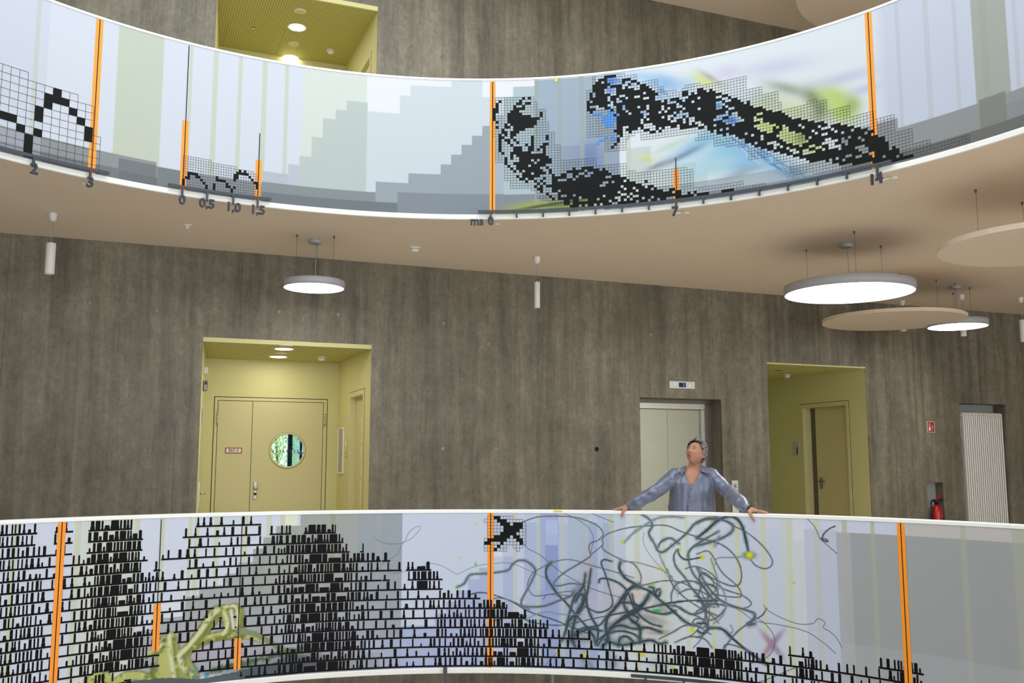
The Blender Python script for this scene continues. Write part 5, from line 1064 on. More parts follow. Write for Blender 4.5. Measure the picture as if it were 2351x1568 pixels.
# grey threads: soft halo in the print, crisp core on top
L3T = [([(0, 722), (60, 690), (90, 640), (130, 610), (280, 600), (440, 575), (480, 530), (530, 490), (600, 490), (660, 530), (690, 580), (670, 640), (630, 720), (570, 830), (570, 880), (620, 895), (760, 890), (900, 840), (1000, 800), (1030, 760)], 13, 1),
 ([(570, 150), (700, 105), (850, 95), (1030, 105), (1180, 150), (1260, 200), (1285, 260), (1240, 310), (1180, 330), (1160, 370), (1175, 430)], 6, 1), ([(930, 65), (1050, 120), (1150, 190), (1200, 280), (1190, 360), (1175, 430)], 4, 1), ([(1170, 65), (1280, 110), (1380, 150)], 4, 1),
 ([(540, 240), (570, 310), (620, 380), (680, 410), (760, 460), (850, 540), (980, 630), (1200, 740), (1500, 830)], 4, 0), ([(830, 500), (785, 560), (790, 640), (840, 720), (890, 790), (960, 860), (1040, 960), (1130, 1060), (1200, 1150), (1220, 1230)], 12, 0),
 ([(1175, 450), (1100, 500), (950, 590), (870, 660), (850, 700), (900, 710), (1000, 690), (1100, 700)], 9, 1), ([(1175, 440), (1280, 350), (1280, 300), (1330, 250), (1500, 200), (1700, 180), (1850, 180), (2000, 240), (2306, 340)], 6, 1), ([(1280, 350), (1300, 400), (1450, 480), (1560, 520), (1620, 620), (1610, 700)], 7, 1),
 ([(1600, 65), (1690, 120), (1720, 180), (1690, 250), (1740, 340), (1770, 400), (1820, 410), (1900, 350), (2020, 250), (2100, 160), (2200, 120), (2306, 130)], 14, 1), ([(1470, 330), (1560, 240), (1680, 160), (1780, 110), (1900, 100), (2000, 110)], 13, 2), ([(1960, 340), (1880, 290), (1800, 320), (1770, 370)], 13, 1),
 ([(2306, 230), (2150, 320), (2050, 400), (2040, 480), (2080, 600), (2160, 700), (2230, 800), (2290, 860)], 14, 1), ([(1940, 390), (1910, 450), (1930, 540), (2010, 640), (2060, 720), (2150, 850), (2200, 1000)], 11, 1), ([(1950, 390), (1960, 440), (2020, 480), (2150, 460)], 9, 0),
 ([(1890, 850), (1890, 780), (1930, 700), (2010, 670), (2110, 680), (2200, 760), (2200, 860), (2100, 950)], 9, 1), ([(1890, 850), (1990, 930), (2120, 980), (2200, 1040), (2160, 1080), (2080, 1040), (2110, 1000), (2200, 1010)], 9, 1), ([(1440, 500), (1430, 560), (1480, 640), (1560, 690), (1600, 720)], 15, 0), ([(1460, 500), (1560, 500), (1680, 530), (1800, 570), (1900, 630)], 5, 2),
 ([(1250, 680), (1260, 650), (1330, 650), (1430, 690), (1500, 760), (1540, 860), (1560, 920)], 11, 0), ([(1365, 495), (1300, 480), (1270, 510), (1310, 620), (1350, 760), (1370, 860), (1330, 920), (1240, 945), (1160, 910), (1110, 880), (1100, 830), (1130, 780), (1120, 720)], 8, 0), ([(1130, 600), (1110, 720), (1040, 800), (1010, 880), (980, 1000), (960, 1100), (920, 1200)], 14, 0),
 ([(1040, 850), (1080, 790), (1120, 800), (1110, 860), (1060, 940), (1030, 1040), (1010, 1160), (1040, 1250)], 22, 0), ([(1600, 710), (1520, 740), (1470, 800), (1400, 900), (1330, 980), (1310, 1080), (1330, 1180), (1280, 1250)], 22, 0), ([(1600, 720), (1700, 760), (1780, 830), (1900, 930), (2000, 1020), (2080, 1060)], 14, 0), ([(1790, 760), (1780, 800), (1750, 790), (1760, 750), (1790, 740)], 14, 0), ([(1690, 720), (1730, 730), (1730, 765), (1700, 775)], 13, 0),
 ([(1690, 800), (1600, 920), (1490, 980), (1400, 1040), (1340, 1090)], 24, 0), ([(1490, 970), (1560, 1030), (1610, 1080), (1610, 1200)], 22, 0), ([(1020, 1200), (1040, 1120), (1120, 1080), (1250, 1060), (1330, 980), (1500, 940), (1700, 900), (1890, 860), (2080, 840), (2306, 840)], 10, 0), ([(1300, 1180), (1420, 1230), (1560, 1220), (1700, 1190), (1780, 1220), (1850, 1210)], 16, 0),
 ([(0, 610), (150, 540), (300, 515), (470, 510), (620, 570), (860, 680)], 3, 1), ([(105, 790), (200, 770), (320, 790), (480, 850), (640, 940), (850, 1010), (1000, 1070), (1200, 1150)], 6, 0), ([(600, 1010), (700, 960), (800, 940), (900, 960), (1100, 965)], 7, 2), ([(250, 960), (262, 880), (310, 830), (400, 820), (560, 880), (640, 920)], 6, 1), ([(240, 980), (320, 1015), (430, 990), (520, 950), (600, 1010), (760, 1050), (950, 1055), (1200, 1000), (1500, 940)], 5, 0),
 ([(1540, 780), (1560, 860), (1600, 960), (1700, 1040), (1800, 1070)], 10, 0), ([(1500, 900), (1510, 980), (1560, 1040), (1600, 1000), (1580, 990)], 8, 0), ([(1480, 780), (1560, 730), (1700, 690), (1850, 665), (2000, 690), (2100, 760), (2190, 890), (2180, 1000), (2100, 1120), (2000, 1180)], 6, 1), ([(2306, 980), (2200, 930), (2190, 880), (2240, 870), (2306, 880)], 10, 1), ([(2200, 1090), (2306, 1080)], 8, 1), ([(1650, 240), (1640, 320), (1700, 440), (1850, 620), (1950, 810)], 3, 1), ([(1780, 430), (1850, 580), (1920, 680), (1960, 750)], 9, 2),
 ([(770, 1420), (900, 1260), (960, 1050), (980, 950), (1060, 780), (1150, 610)], 4, 1), ([(760, 830), (790, 790), (900, 790), (1020, 800), (1000, 760), (900, 770), (700, 800), (640, 760), (620, 700), (650, 620), (690, 580), (850, 500), (1000, 480), (1180, 530), (1400, 590), (1560, 640)], 5, 1), ([(2080, 1260), (2150, 1180), (2210, 1060), (2220, 900), (2150, 760), (2140, 620), (2200, 600), (2260, 680), (2250, 720)], 5, 1), ([(1920, 1210), (2050, 1160), (2180, 1180), (2250, 1260)], 8, 1)]
L3T += [([(-730, 290), (-640, 335), (-540, 340), (-470, 320), (-420, 230), (-350, 185), (-325, 200), (-400, 290), (-480, 335), (-530, 430), (-640, 500), (-680, 550), (-640, 575), (-560, 575), (-600, 565), (-610, 590), (-560, 600), (-400, 570), (-200, 515), (0, 610)], 2.6, 1)]
L3T += [([(1180, 560), (1160, 700), (1140, 850), (1180, 980), (1240, 1100), (1230, 1230)], 14, 0), ([(1340, 1090), (1440, 1060), (1560, 1090), (1680, 1080), (1800, 1120)], 16, 0), ([(1380, 900), (1450, 860), (1560, 870), (1680, 930), (1820, 960), (1930, 930)], 12, 0), ([(1240, 1240), (1300, 1150), (1420, 1110), (1540, 1130), (1620, 1180)], 12, 0), ([(1560, 690), (1500, 780), (1470, 860), (1500, 940), (1600, 990)], 12, 0), ([(1700, 760), (1650, 850), (1560, 920), (1440, 1000), (1330, 1120), (1220, 1200)], 10, 0), ([(1000, 1180), (1080, 1120), (1180, 1090), (1280, 1110)], 18, 0), ([(960, 1060), (1010, 990), (1060, 960), (1110, 900)], 16, 0), ([(1850, 880), (1960, 900), (2060, 960), (2160, 940), (2210, 890)], 12, 1), ([(1950, 780), (2040, 740), (2150, 760), (2260, 830), (2306, 900)], 8, 1), ([(2010, 560), (2100, 540), (2210, 580), (2290, 660), (2270, 760), (2190, 820), (2090, 800)], 6, 1), ([(1850, 560), (1900, 700), (1990, 800), (2100, 880), (2230, 960), (2306, 1040)], 7, 1), ([(2306, 740), (2240, 700), (2160, 720), (2130, 800), (2180, 880), (2280, 900)], 9, 1), ([(1780, 1180), (1900, 1120), (2010, 1060), (2120, 1070), (2240, 1140)], 8, 1), ([(1420, 1240), (1440, 1170), (1500, 1160), (1560, 1210)], 16, 0), ([(1100, 1370), (1150, 1380), (1190, 1430)], 14, 2), ([(1380, 1430), (1390, 1380), (1400, 1330)], 14, 2)]
L4T = [([(0, 235), (70, 180), (150, 110), (230, 80), (290, 100), (330, 160), (350, 240), (370, 330)], 13, 0), ([(0, 130), (60, 100), (130, 95), (200, 110), (255, 140), (250, 190), (170, 240), (60, 275), (0, 290)], 13, 1), ([(0, 65), (120, 75), (260, 145), (380, 210), (480, 300), (540, 390), (530, 440), (480, 455), (420, 430), (385, 390)], 5, 1), ([(0, 240), (120, 260), (220, 310), (290, 390), (320, 480), (310, 560), (260, 580), (190, 560), (60, 500), (20, 490), (30, 560), (100, 650)], 6, 1),
 ([(0, 440), (100, 530), (190, 600), (330, 650), (390, 700), (370, 730), (330, 740)], 5, 1), ([(0, 450), (90, 600), (200, 700), (400, 770), (410, 810), (360, 850)], 10, 1), ([(0, 350), (90, 335), (180, 480), (290, 580), (320, 650), (270, 660), (180, 650), (100, 630)], 5, 1), ([(480, 710), (500, 745), (590, 800), (720, 850), (830, 850), (870, 815), (920, 840), (910, 880), (960, 910), (1010, 960), (1045, 1030)], 3.4, 1), ([(500, 740), (470, 790), (400, 830), (300, 900), (230, 980), (200, 1030)], 7, 1), ([(200, 720), (300, 750), (420, 830), (600, 860), (780, 905), (900, 980), (1000, 1065)], 3.5, 1),
 ([(400, 790), (500, 860), (560, 960), (540, 1050), (490, 1100), (380, 1140)], 4, 1), ([(80, 880), (180, 890), (260, 960), (380, 1060), (510, 1150)], 12, 0), ([(735, 82), (790, 95), (850, 160), (880, 230), (920, 270), (1010, 350)], 3.5, 0), ([(995, 150), (950, 170), (910, 210), (905, 250), (940, 260), (930, 245), (890, 240)], 5, 0), ([(60, 740), (110, 710), (200, 720), (200, 750), (140, 810), (80, 830)], 8, 1), ([(0, 560), (60, 560), (130, 590), (150, 650), (110, 690), (40, 690), (0, 690)], 8, 1), ([(0, 760), (40, 740), (40, 700), (0, 690)], 7, 1), ([(0, 850), (60, 850), (80, 890), (40, 920), (0, 900)], 10, 0), ([(0, 950), (60, 920), (80, 860), (60, 740)], 8, 1),
 ([(190, 1030), (210, 1000), (280, 1010), (400, 1060)], 6, 1), ([(430, 1277), (560, 1230), (700, 1170), (830, 1140), (830, 1090), (810, 1085)], 4, 1), ([(130, 430), (150, 380), (260, 375), (320, 370)], 5, 2), ([(100, 380), (130, 470), (160, 560), (200, 640), (210, 720), (180, 800), (120, 850)], 6, 2), ([(130, 290), (150, 240), (165, 220)], 12, 2), ([(400, 840), (370, 860), (420, 850)], 16, 1), ([(240, 860), (260, 900), (240, 920)], 5, 2)]
INK = {0: (46, 62, 68), 1: (88, 98, 106), 2: (128, 142, 152)}
for k, TT in (('L3', L3T), ('L4', L4T)):
    for i, (pts, w, d_) in enumerate(TT):
        if w >= 5:
            cv.stroke(k, pts, w*.95/ZM[k][2], {0: (74, 98, 104), 1: (120, 132, 140), 2: (146, 160, 168)}[d_], .72, .6, .45, i)
for x, y, rx, ry, rot, a in ((1700, 1000, 150, 40, 15, .6), (1800, 900, 90, 30, 40, .6), (1480, 1070, 140, 40, -20, .6), (1780, 1120, 110, 26, 0, .55), (1150, 1170, 160, 40, -10, .5), (1500, 850, 60, 40, -40, .5), (1420, 1200, 260, 30, 2, .6), (1150, 1410, 60, 60, 0, .4), (1380, 1400, 60, 60, 0, .4), (1000, 1180, 60, 40, -30, .6), (1800, 1390, 120, 70, 0, .35), (1080, 730, 40, 40, 0, .7), (1030, 760, 30, 30, 0, .7)): cv.blob('L3', x, y, rx, ry, rot, (70, 92, 96), a*.6, 1.3)
YG = ((160, 160, 12, 12, (216, 210, 80)), (20, 460, 12, 10, (210, 208, 90)), (162, 520, 10, 20, (92, 190, 70)), (820, 520, 34, 14, (60, 160, 76)), (1360, 140, 24, 10, (196, 204, 60)), (1462, 320, 24, 16, (196, 204, 60)), (1800, 565, 50, 14, (214, 214, 70)), (1965, 395, 12, 28, (210, 214, 50)), (2158, 458, 26, 20, (206, 210, 40)), (1760, 932, 44, 18, (46, 164, 76)), (1700, 700, 50, 12, (150, 190, 80)), (2075, 1105, 18, 38, (214, 214, 40)), (885, 1298, 24, 22, (220, 216, 60)), (1120, 1325, 26, 18, (214, 210, 50)), (1625, 1322, 40, 16, (214, 208, 40)), (1900, 1440, 20, 18, (206, 200, 50)), (330, 980, 12, 20, (70, 150, 90)), (2, 718, 22, 14, (90, 200, 70)), (655, 1395, 8, 14, (170, 180, 60)), (1975, 1470, 14, 20, (206, 200, 60)), (970, 860, 20, 10, (190, 190, 70)), (1740, 1460, 12, 14, (210, 200, 60)))
for x, y, rx, ry, c in YG: cv.blob('L3', x, y, rx, ry, {820: -45, 1965: 10, 2075: -25, 1800: 18, 2: -30}.get(x, 0), c, .95, 2.0)
cv.blob('L4', 375, 360, 50, 28, 0, (70, 100, 70), .8, 1.6); cv.blob('L4', 378, 358, 28, 24, 0, (222, 220, 30), 1, 2.0); cv.blob('L4', 37, 373, 18, 16, 0, (210, 214, 40), 1, 2); cv.blob('L4', 697, 556, 12, 9, 0, (190, 180, 60), .8, 2); cv.blob('L4', 318, 605, 8, 16, 0, (206, 208, 80), .8, 2)

# yellow-green creature bottom left
WY = (180, 182, 104); WO = (104, 112, 36); WL = (214, 216, 176)
WORM = [([(1600, 1330), (1680, 1250), (1780, 1130), (1860, 1010), (1920, 950), (1980, 950), (2020, 1030), (2010, 1110), (1980, 1150)], [12, 11, 12, 13, 14, 14, 12, 11, 9]), ([(1990, 905), (2075, 900), (2115, 960), (2110, 1080), (2140, 1130), (2060, 1160)], [5, 8, 10, 10, 8, 8]), ([(1510, 1160), (1515, 1260), (1530, 1400), (1550, 1540)], [10, 15, 17, 16]), ([(1440, 1190), (1420, 1260), (1300, 1322)], [9, 8, 2]), ([(1590, 1340), (1630, 1440), (1700, 1500)], [16, 20, 14]), ([(1440, 1300), (1450, 1400), (1440, 1500)], [12, 16, 14]), ([(1700, 1240), (1830, 1180), (1960, 1150), (2120, 1150)], [10, 9, 9, 8]), ([(780, 1560), (860, 1510), (930, 1510), (960, 1570)], [8, 10, 10, 8]), ([(1000, 1570), (1120, 1510), (1230, 1505), (1300, 1520), (1380, 1500)], [8, 10, 10, 9, 6]), ([(2130, 1130), (2306, 1180)], [9, 7])]
WORM2 = [([(0, 1115), (120, 1130), (200, 1170), (300, 1225), (420, 1310)], [7, 6, 6, 6, 9])]
for pts, r in WORM: cv.stroke('L1', pts, [q*1.14 for q in r], (60, 66, 40), .9, .2, .12, 3)
for pts, r in WORM: cv.stroke('L1', pts, r, WY, 1, .25, .1, 5)
for pts, r in WORM[:5]+WORM[6:7]: cv.stroke('L1', [(x+14, y+16) for x, y in pts], [q*.55 for q in r], WO, .8, .7)
for pts, r in WORM[:5]: cv.stroke('L1', [(x-14, y-10) for x, y in pts], [q*.36 for q in r], WL, .9, .6)
gw = random.Random(31)
for pts, r in WORM[:5]+WORM[6:9]:
    P = smooth(pts, 6)
    for q in range(14):
        c_ = gw.choice(P); cv.blob('L1', c_[0]+gw.uniform(-34, 34), c_[1]+gw.uniform(-34, 34), gw.uniform(6, 18), gw.uniform(10, 30), gw.uniform(0, 90), gw.choice([(92, 100, 30), (70, 80, 34), (206, 208, 150), (150, 156, 60)]), .55, 2)
for pts, r in WORM2: cv.stroke('L2', pts, r, (128, 136, 96), 1, .3, .2, 6)
cv.stroke('L1', [(1350, 1430), (1345, 1500), (1370, 1540)], 6, WO, .9, .4); cv.stroke('L1', [(2040, 930), (2050, 1000), (2060, 1080)], 4, (212, 216, 214), .9, .5)
cv.poly('L1', [(950, 1580), (1200, 1545), (1500, 1520), (1750, 1535), (2306, 1425), (2306, 1600), (950, 1640)], (70, 82, 84), .92); cv.poly('L2', [(-2, 1450), (200, 1418), (330, 1380), (430, 1318), (560, 1310), (760, 1390), (560, 1480), (0, 1560)], (66, 80, 86), .85)
cv.blob('L2', 620, 1370, 320, 60, 6, (92, 94, 110), .7); cv.blob('L2', 300, 1440, 320, 60, -4, (74, 86, 96), .6)
g = random.Random(8)
for i in range(46):
    x = 1850+i*18; y = 1470-(x-1850)*.245+g.uniform(-12, 12); cv.blob('L1', x, y, g.uniform(14, 26), g.uniform(12, 34), 0, g.choice([(72, 94, 60), (90, 108, 66), (60, 84, 66)]), .9, 2)
for i in range(18): cv.blob('L1', 1700+g.uniform(-20, 160), 1480+g.uniform(-40, 40), g.uniform(8, 20), g.uniform(8, 20), 0, g.choice([(70, 120, 110), (60, 140, 190), (180, 190, 180)]), .8, 2)
for i in range(24): cv.blob('L2', 420+i*14, 1300+g.uniform(-8, 8)+i*1.2, 12, g.uniform(8, 22), 0, (120, 132, 116), .7, 2)
cv.mesh('printed_panel', M_PRINT, lo, paper=.95)  # print colour scaled up to make up for dimmer light here
rest_panel(lo, LB_, LT_)
# crisp cores of the threads
dec = {q: Decal(.0010+.0004*q) for q in INK}
for k, TT in (('L3', L3T), ('L4', L4T)):
    for i, (pts, w, d_) in enumerate(TT):
        px_w = w/ZM[k][2]*.0050
        g = random.Random(i); n = max(4, len(pts)); ws = [px_w*g.uniform(.6, 1.0)*(.6 if j in (0, n-1) else 1) if w > 6 else px_w*.9 for j in range(n)]
        dec[d_].ribbon(k, pts, ws)
for q in INK: dec[q].build('thread_print', mat('ink_%d' % q, INK[q], .55), lo)['kind'] = 'stuff'

# barcode rows
rows_z = [cyl(*zp('L2', 1230, 157+i*85.6))[1] for i in range(16)]
EXT = {0: [(-60, 87), (127, 169), (204, 304), (450, 600)], 1: [(-60, 83), (125, 168), (203, 329), (420, 599), (619, 669), (697, 771)], 2: [(-60, 167), (200, 328), (432, 788)], 3: [(-60, 340), (371, 803), (827, 835)], 4: [(-60, 325), (353, 369), (430, 875), (877, 896)], 5: [(-60, 922), (932, 990)], 6: [(-60, 876), (878, 895), (936, 1016)], 7: [(-60, 1016)], 8: [(-60, 1103)], 9: [(-60, 1165)], 10: [(-60, 1208)], 11: [(-60, 1259)], 12: [(-60, 1356), (1808, 1868), (2014, 2117)], 13: [(-60, 2117)], 14: [(-60, 2115), (2197, 2255)], 15: [(-60, 2400)]}
def dens(x, i):
    v = .30
    for c, w, a in ((255+(i % 3)*6, 70, .75), (745-(i % 4)*8, 85, .8), (30, 60, .4)): v += a*math.exp(-((x-c)/w)**2)
    if i >= 8: v += .7*math.exp(-((x-(1165+(i % 3)*8))/60)**2)+.35*math.exp(-((x-1050)/70)**2)
    if i in (5, 6, 7): v += .7*math.exp(-((x-965)/24)**2)
    if i >= 13: v += .75*math.exp(-((x-1640)/70)**2)+.4*math.exp(-((x-1560)/60)**2)+.6*math.exp(-((x-(1845))/26)**2)
    if i >= 12: v += .9*math.exp(-((x-2078)/30)**2)
    if 380 < x < 590 and i < 11: v -= .10
    if i >= 8 and 860 < x < 960: v -= .10
    return max(.12, min(v, 1.05))
WMASK = [(p, r) for P, r_ in WORM for p, r in zip(smooth([zp('L1', *q) for q in P], 8), np.interp(np.linspace(0, 1, (len(P)-1)*8+1), np.linspace(0, 1, len(r_)), r_))]
def masked(x, y): return any(abs(x-p[0]) < r+1 and abs(y-p[1]) < r+1 and math.hypot(x-p[0], y-p[1]) < r*.95 for p, r in WMASK)
bars = Decal(.0022); g = random.Random(21); lnz = .0150
def row_py(th, z): return project(np.array(OX+R*math.sin(th)), np.array(OY+R*math.cos(th)), np.array(z))
for i, z in enumerate(rows_z):
    ymid = project(0.0, OY+R, z)[1]
    for (xa, xb) in EXT[i]:
        ta, tb = cyl(xa, float(ymid))[0], cyl(xb, float(ymid))[0]
        n = max(1, int((tb-ta)/.003)); run = None
        for q in range(n+1):
            t = ta+(tb-ta)*q/n; px, py = row_py(t, z); bad = q == n or (px < 600 and py > 1380 and masked(float(px), float(py))) or (300 < px < 560 and py > 1553)
            if not bad and run is None: run = t
            if bad and run is not None: bars.patch(run, t, z, z+lnz); run = None
        x = xa+g.uniform(0, 5)
        while x < xb-2:
            dn = dens(x, i)
            if dn > .92 and g.random() < .32: w = g.uniform(9, 30)
            elif dn > .7: w = g.choice([3.8, 4.6, 6, 8, 11])
            else: w = g.choice([3.6, 4.0, 4.4, 5, 7])
            w = min(w, xb-x); t0_, t1_ = cyl(x, float(ymid))[0], cyl(x+w, float(ymid))[0]
            hh = .066 if g.random() < .80 else g.uniform(.022, .045)
            px, py = row_py((t0_+t1_)/2, z+.03)
            if not ((px < 600 and py > 1380 and masked(float(px), float(py))) or (300 < px < 560 and py > 1550)):
                bars.patch(t0_, t1_, z+lnz, z+lnz+hh)
                if w > 3: bars.patch(t0_+.0006, t1_-.0006, z+lnz+hh, z+lnz+hh+.004)
                if g.random() < .25: bars.patch(t0_-.0008, t1_+.0008, z+lnz, z+lnz+hh*.35)
            x += w+(g.uniform(1.6, 3.4) if dn > .7 else (g.uniform(3, 9) if dn > .45 else g.uniform(8, 26)))
bars.build('barcode_rows', mat('brown_black_print', (15, 11, 11), .6, spec=.15), lo)['kind'] = 'stuff'
bar(lo, 'L1', 513, 583, 150, LT_-.004, LB_, off=.0032); bar(lo, 'L3', 267, 322, 66, LT_-.001, LB_, off=.0018); bar(lo, 'L4', 1437, 1492, 114, LT_-.004, LB_, off=.0032)
bar(lo, 'L1', 1357, 1420, 870, zc('L1', 1390, 870)[1], zc('L1', 1370, 1290)[1], LT_-.01, .0032); bar(lo, 'L1', 2070, 2130, 1172, zc('L1', 2100, 1172)[1], zc('L1', 2095, 1450)[1], LT_-.01, .0032)
# pixel cross
tx, dtx = zc('L3', 237, 250)[0], (zc('L3', 606, 250)[0]-zc('L3', 237, 250)[0])/13; dzx = (zc('L3', 420, 95)[1]-zc('L3', 420, 405)[1])/11; zx = zc('L3', 420, 405)[1]
bl = []
for r, cs in enumerate([(3, 4), (4, 5, 6), (5, 6, 7, 9, 10, 11), (6, 7, 8, 9, 10, 11), (6, 7, 8, 9, 10), (5, 6, 7, 8, 9), (3, 4, 5, 6, 7, 9, 10), (1, 2, 3, 4, 5, 6, 10, 11), (0, 1, 5, 11), (4,), (3,)]):
    for c in cs: x0 = 237+c*28.4; y0 = 95+r*28.2; bl += Rs('L3', (x0+2, y0+2, x0+26, y0+26))
rg = [Zs('L3', [(237, 122), (265, 122), (265, 95), (493, 95), (493, 122), (578, 122), (578, 150), (606, 150), (606, 350), (578, 350), (578, 378), (548, 378), (548, 405), (520, 405), (520, 378), (493, 378), (493, 350), (437, 350), (437, 405), (237, 405), (237, 293), (265, 293), (265, 152), (237, 152)])]
cells(lo, tx, zx, dtx, dzx, bl, [], rg, lw=.003, off=.0030)
d = Decal(.0055); d.px('L3', 850, 925, 45, Z_LT-.020, Z_LT-.002); d.build('yellow_tape', MATS['yellow_tape'], lo)

# ruler under the lower parapet and what shows of the storey below
zr2 = cyl(1449, 1551, R-.04)[1]-.012
ruler('dark scale ruler at the bottom right below the lower parapet', cyl(1449, 1552, R-.04)[0], cyl(2420, 1640, R-.04)[0], zr2, [(cyl(1482, 1560, R-.04)[0]+.23*i/3, .085) for i in range(5)], [])
tl = cyl(1022, 1550, R-.04)[0]
ruler('short stub of a dark scale ruler below the middle of the lower parapet', tl-.004, tl+.004, zr2-.02, [(tl, .085)], [], h=.06)
s, z = wl(1268, 1560, -1.2); po = wthing('steel_post', s, -1.2, -4.28)
MB().lathe([(.018, 0.008), (.018, 3.8476)], n=16).build('shaft', mat('pale_grey_paint', (176, 184, 186), .5), po); MB().lathe([(.06, 0), (.06, .008), (.02, .012)], n=20).build('foot', M_STEELD, po)
tag(po, 'slim pale post of the storey below, just under the lower parapet', 'post')
# ------------------------------------------------------------------ woman leaning on the rail
M_SKIN = mat('skin', (180, 129, 103), .5, noise=.05, nscale=30); _s = M_SKIN.node_tree.nodes['Principled BSDF']; _s.inputs['Subsurface Weight'].default_value = .08; _s.inputs['Subsurface Radius'].default_value = (.02, .008, .004)
M_SILK = mat('grey_blue_silk', (106, 112, 132), .34, metal=.35, noise=.06, nscale=9, bump=.10); M_SILK.node_tree.nodes['Principled BSDF'].inputs['Sheen Weight'].default_value = .3
M_HAIR = mat('grey_hair', (164, 160, 158), .5, noise=.3, nscale=60); M_HAIRD = mat('dark_grey_hair', (70, 66, 64), .55)
M_TROU = mat('dark_trousers', (38, 40, 48), .7); M_SHOE = mat('black_leather', (24, 22, 22), .4)
RT = Z_LT
def rail(px, dr, z): t = cyl(px, 1172)[0]; return Vector(drum(t, z, R+dr))
mid = rail(1588, .05, 0); YB = mid.y+.30
def P3(px, py, Y=None, dy=0.0):
    Y = (YB if Y is None else Y)+dy; x, y, z = ray(px, py); t = Y/y; return Vector((t*x, Y, t*z+CZ))
pe = empty('person', (P3(1588, 1172).x, YB, 0)); PO = Vector(pe.location)
def voxel(mb, name, m, size, parent, smooth_it=4):
    o = mb.build(name+'_raw', m); md = o.modifiers.new('r', 'REMESH'); md.mode = 'VOXEL'; md.voxel_size = size; md.use_smooth_shade = True
    sm = o.modifiers.new('s', 'SMOOTH'); sm.iterations = smooth_it; sm.factor = .5
    me = bpy.data.meshes.new_from_object(o.evaluated_get(bpy.context.evaluated_depsgraph_get())); me.name = name
    old = o.data; bpy.data.objects.remove(o); bpy.data.meshes.remove(old)
    me.materials.clear(); me.materials.append(m)
    me.polygons.foreach_set('use_smooth', [True]*len(me.polygons)); return link(name, me, parent)
def L(v): return tuple(Vector(v)-PO)
def chain(mb, pts, rs, n=14, k=5):           # rounded limb through world points
    P = [Vector(p) for p in pts]; Q = smooth([tuple(p) for p in P], k); r = list(np.interp(np.linspace(0, 1, len(Q)), np.linspace(0, 1, len(rs)), rs))
    d0 = (Vector(Q[0])-Vector(Q[1])).normalized(); d1 = (Vector(Q[-1])-Vector(Q[-2])).normalized()
    Q = [Vector(Q[0])+d0*r[0]*.85, Vector(Q[0])+d0*r[0]*.5]+[Vector(q) for q in Q]+[Vector(Q[-1])+d1*r[-1]*.5, Vector(Q[-1])+d1*r[-1]*.85]; r = [r[0]*.45, r[0]*.85]+r+[r[-1]*.85, r[-1]*.45]
    mb.tube([L(q) for q in Q], r, n)
def loft(mb, secs, n=28):                    # (centre, half width, half depth)
    k = len(mb.v)
    for c, a, b in secs:
        c = Vector(c)-PO
        for i in range(n):
            q = 2*math.pi*i/n; ca, sa = math.cos(q), math.sin(q); e = .86
            mb.v.append((c.x+a*math.copysign(abs(ca)**e, ca), c.y+b*math.copysign(abs(sa)**e, sa), c.z))
    m = len(secs)
    for i in range(m-1):
        for j in range(n): mb.f.append((k+i*n+j, k+i*n+(j+1) % n, k+(i+1)*n+(j+1) % n, k+(i+1)*n+j))
    mb.f.append(tuple(k+j for j in range(n))[::-1]); mb.f.append(tuple(k+(m-1)*n+j for j in range(n)))
def at_z(px, z, dy=0): x = (px-CX)/F_PX; return Vector((x*(YB+dy)/1.011, YB+dy, z))
SHL, SHR = P3(1553, 1092), P3(1632, 1092); ELL, ELR = P3(1506, 1128, dy=-.10), P3(1668, 1126, dy=-.10)
WRL, WRR = rail(1443, .065, RT+.040), rail(1710, .065, RT+.040)
body = MB()
loft(body, [(at_z(1587, .80), .165, .105), (at_z(1587, 1.0), .155, .10), (at_z(1588, 1.2), .165, .11), (at_z(1590, 1.32), .175, .108), (at_z(1591, 1.40), .165, .088), (at_z(1592, 1.445), .10, .070), (at_z(1593, 1.47), .065, .062)])
chain(body, [P3(1592, 1082), P3(1594, 1070), P3(1598, 1058, dy=.0), P3(1604, 1046, dy=.0)], [.068, .058, .054, .056], 18)
for A, B, C in ((SHL, ELL, WRL), (SHR, ELR, WRR)): chain(body, [A, A.lerp(B, .5), B, B.lerp(C, .5), C], [.055, .046, .040, .036, .027], 14)
def hand(sx, wr, palm, kn, tips, th):
    z = RT
    chain(body, [rail(wr, .065, z+.038), rail((wr+palm)/2, .063, z+.032), rail(palm, .058, z+.026), rail(kn, .052, z+.020)], [.026, .027, .029, .024], 14)
    chain(body, [rail(palm, .030, z+.022), rail(palm, .085, z+.022)], [.020, .020], 12)
    chain(body, [rail(kn, .022, z+.018), rail(kn, .085, z+.017)], [.0135, .012], 10)
    for f, t in enumerate(tips):
        y0 = .018+.022*f; y1 = .010+.027*f
        chain(body, [rail(palm*.4+kn*.6, y0, z+.020), rail(kn+sx*1.5, y0, z+.021), rail(kn+(t-kn)*.55, (y0+y1)/2, z+.019-.002*(f % 2)), rail(t, y1, z+.0095)], [.0135, .0120, .0105, .0085] if f < 3 else [.012, .0105, .009, .0075], 10)
    chain(body, [rail(th[0], .035, z+.022), rail(th[1], -.004, z+.012), rail(th[2], -.020, z-.022), rail(th[3], -.019, z+th[4])], [.017, .0145, .0125, .0090], 10)
hand(-1, 1442, 1434, 1427, (1410, 1407, 1409, 1414), (1437, 1434, 1430, 1427.5, -.052))
hand(1, 1711, 1720, 1729, (1756, 1759, 1756, 1750), (1716, 1721, 1727, 1732.5, -.058))
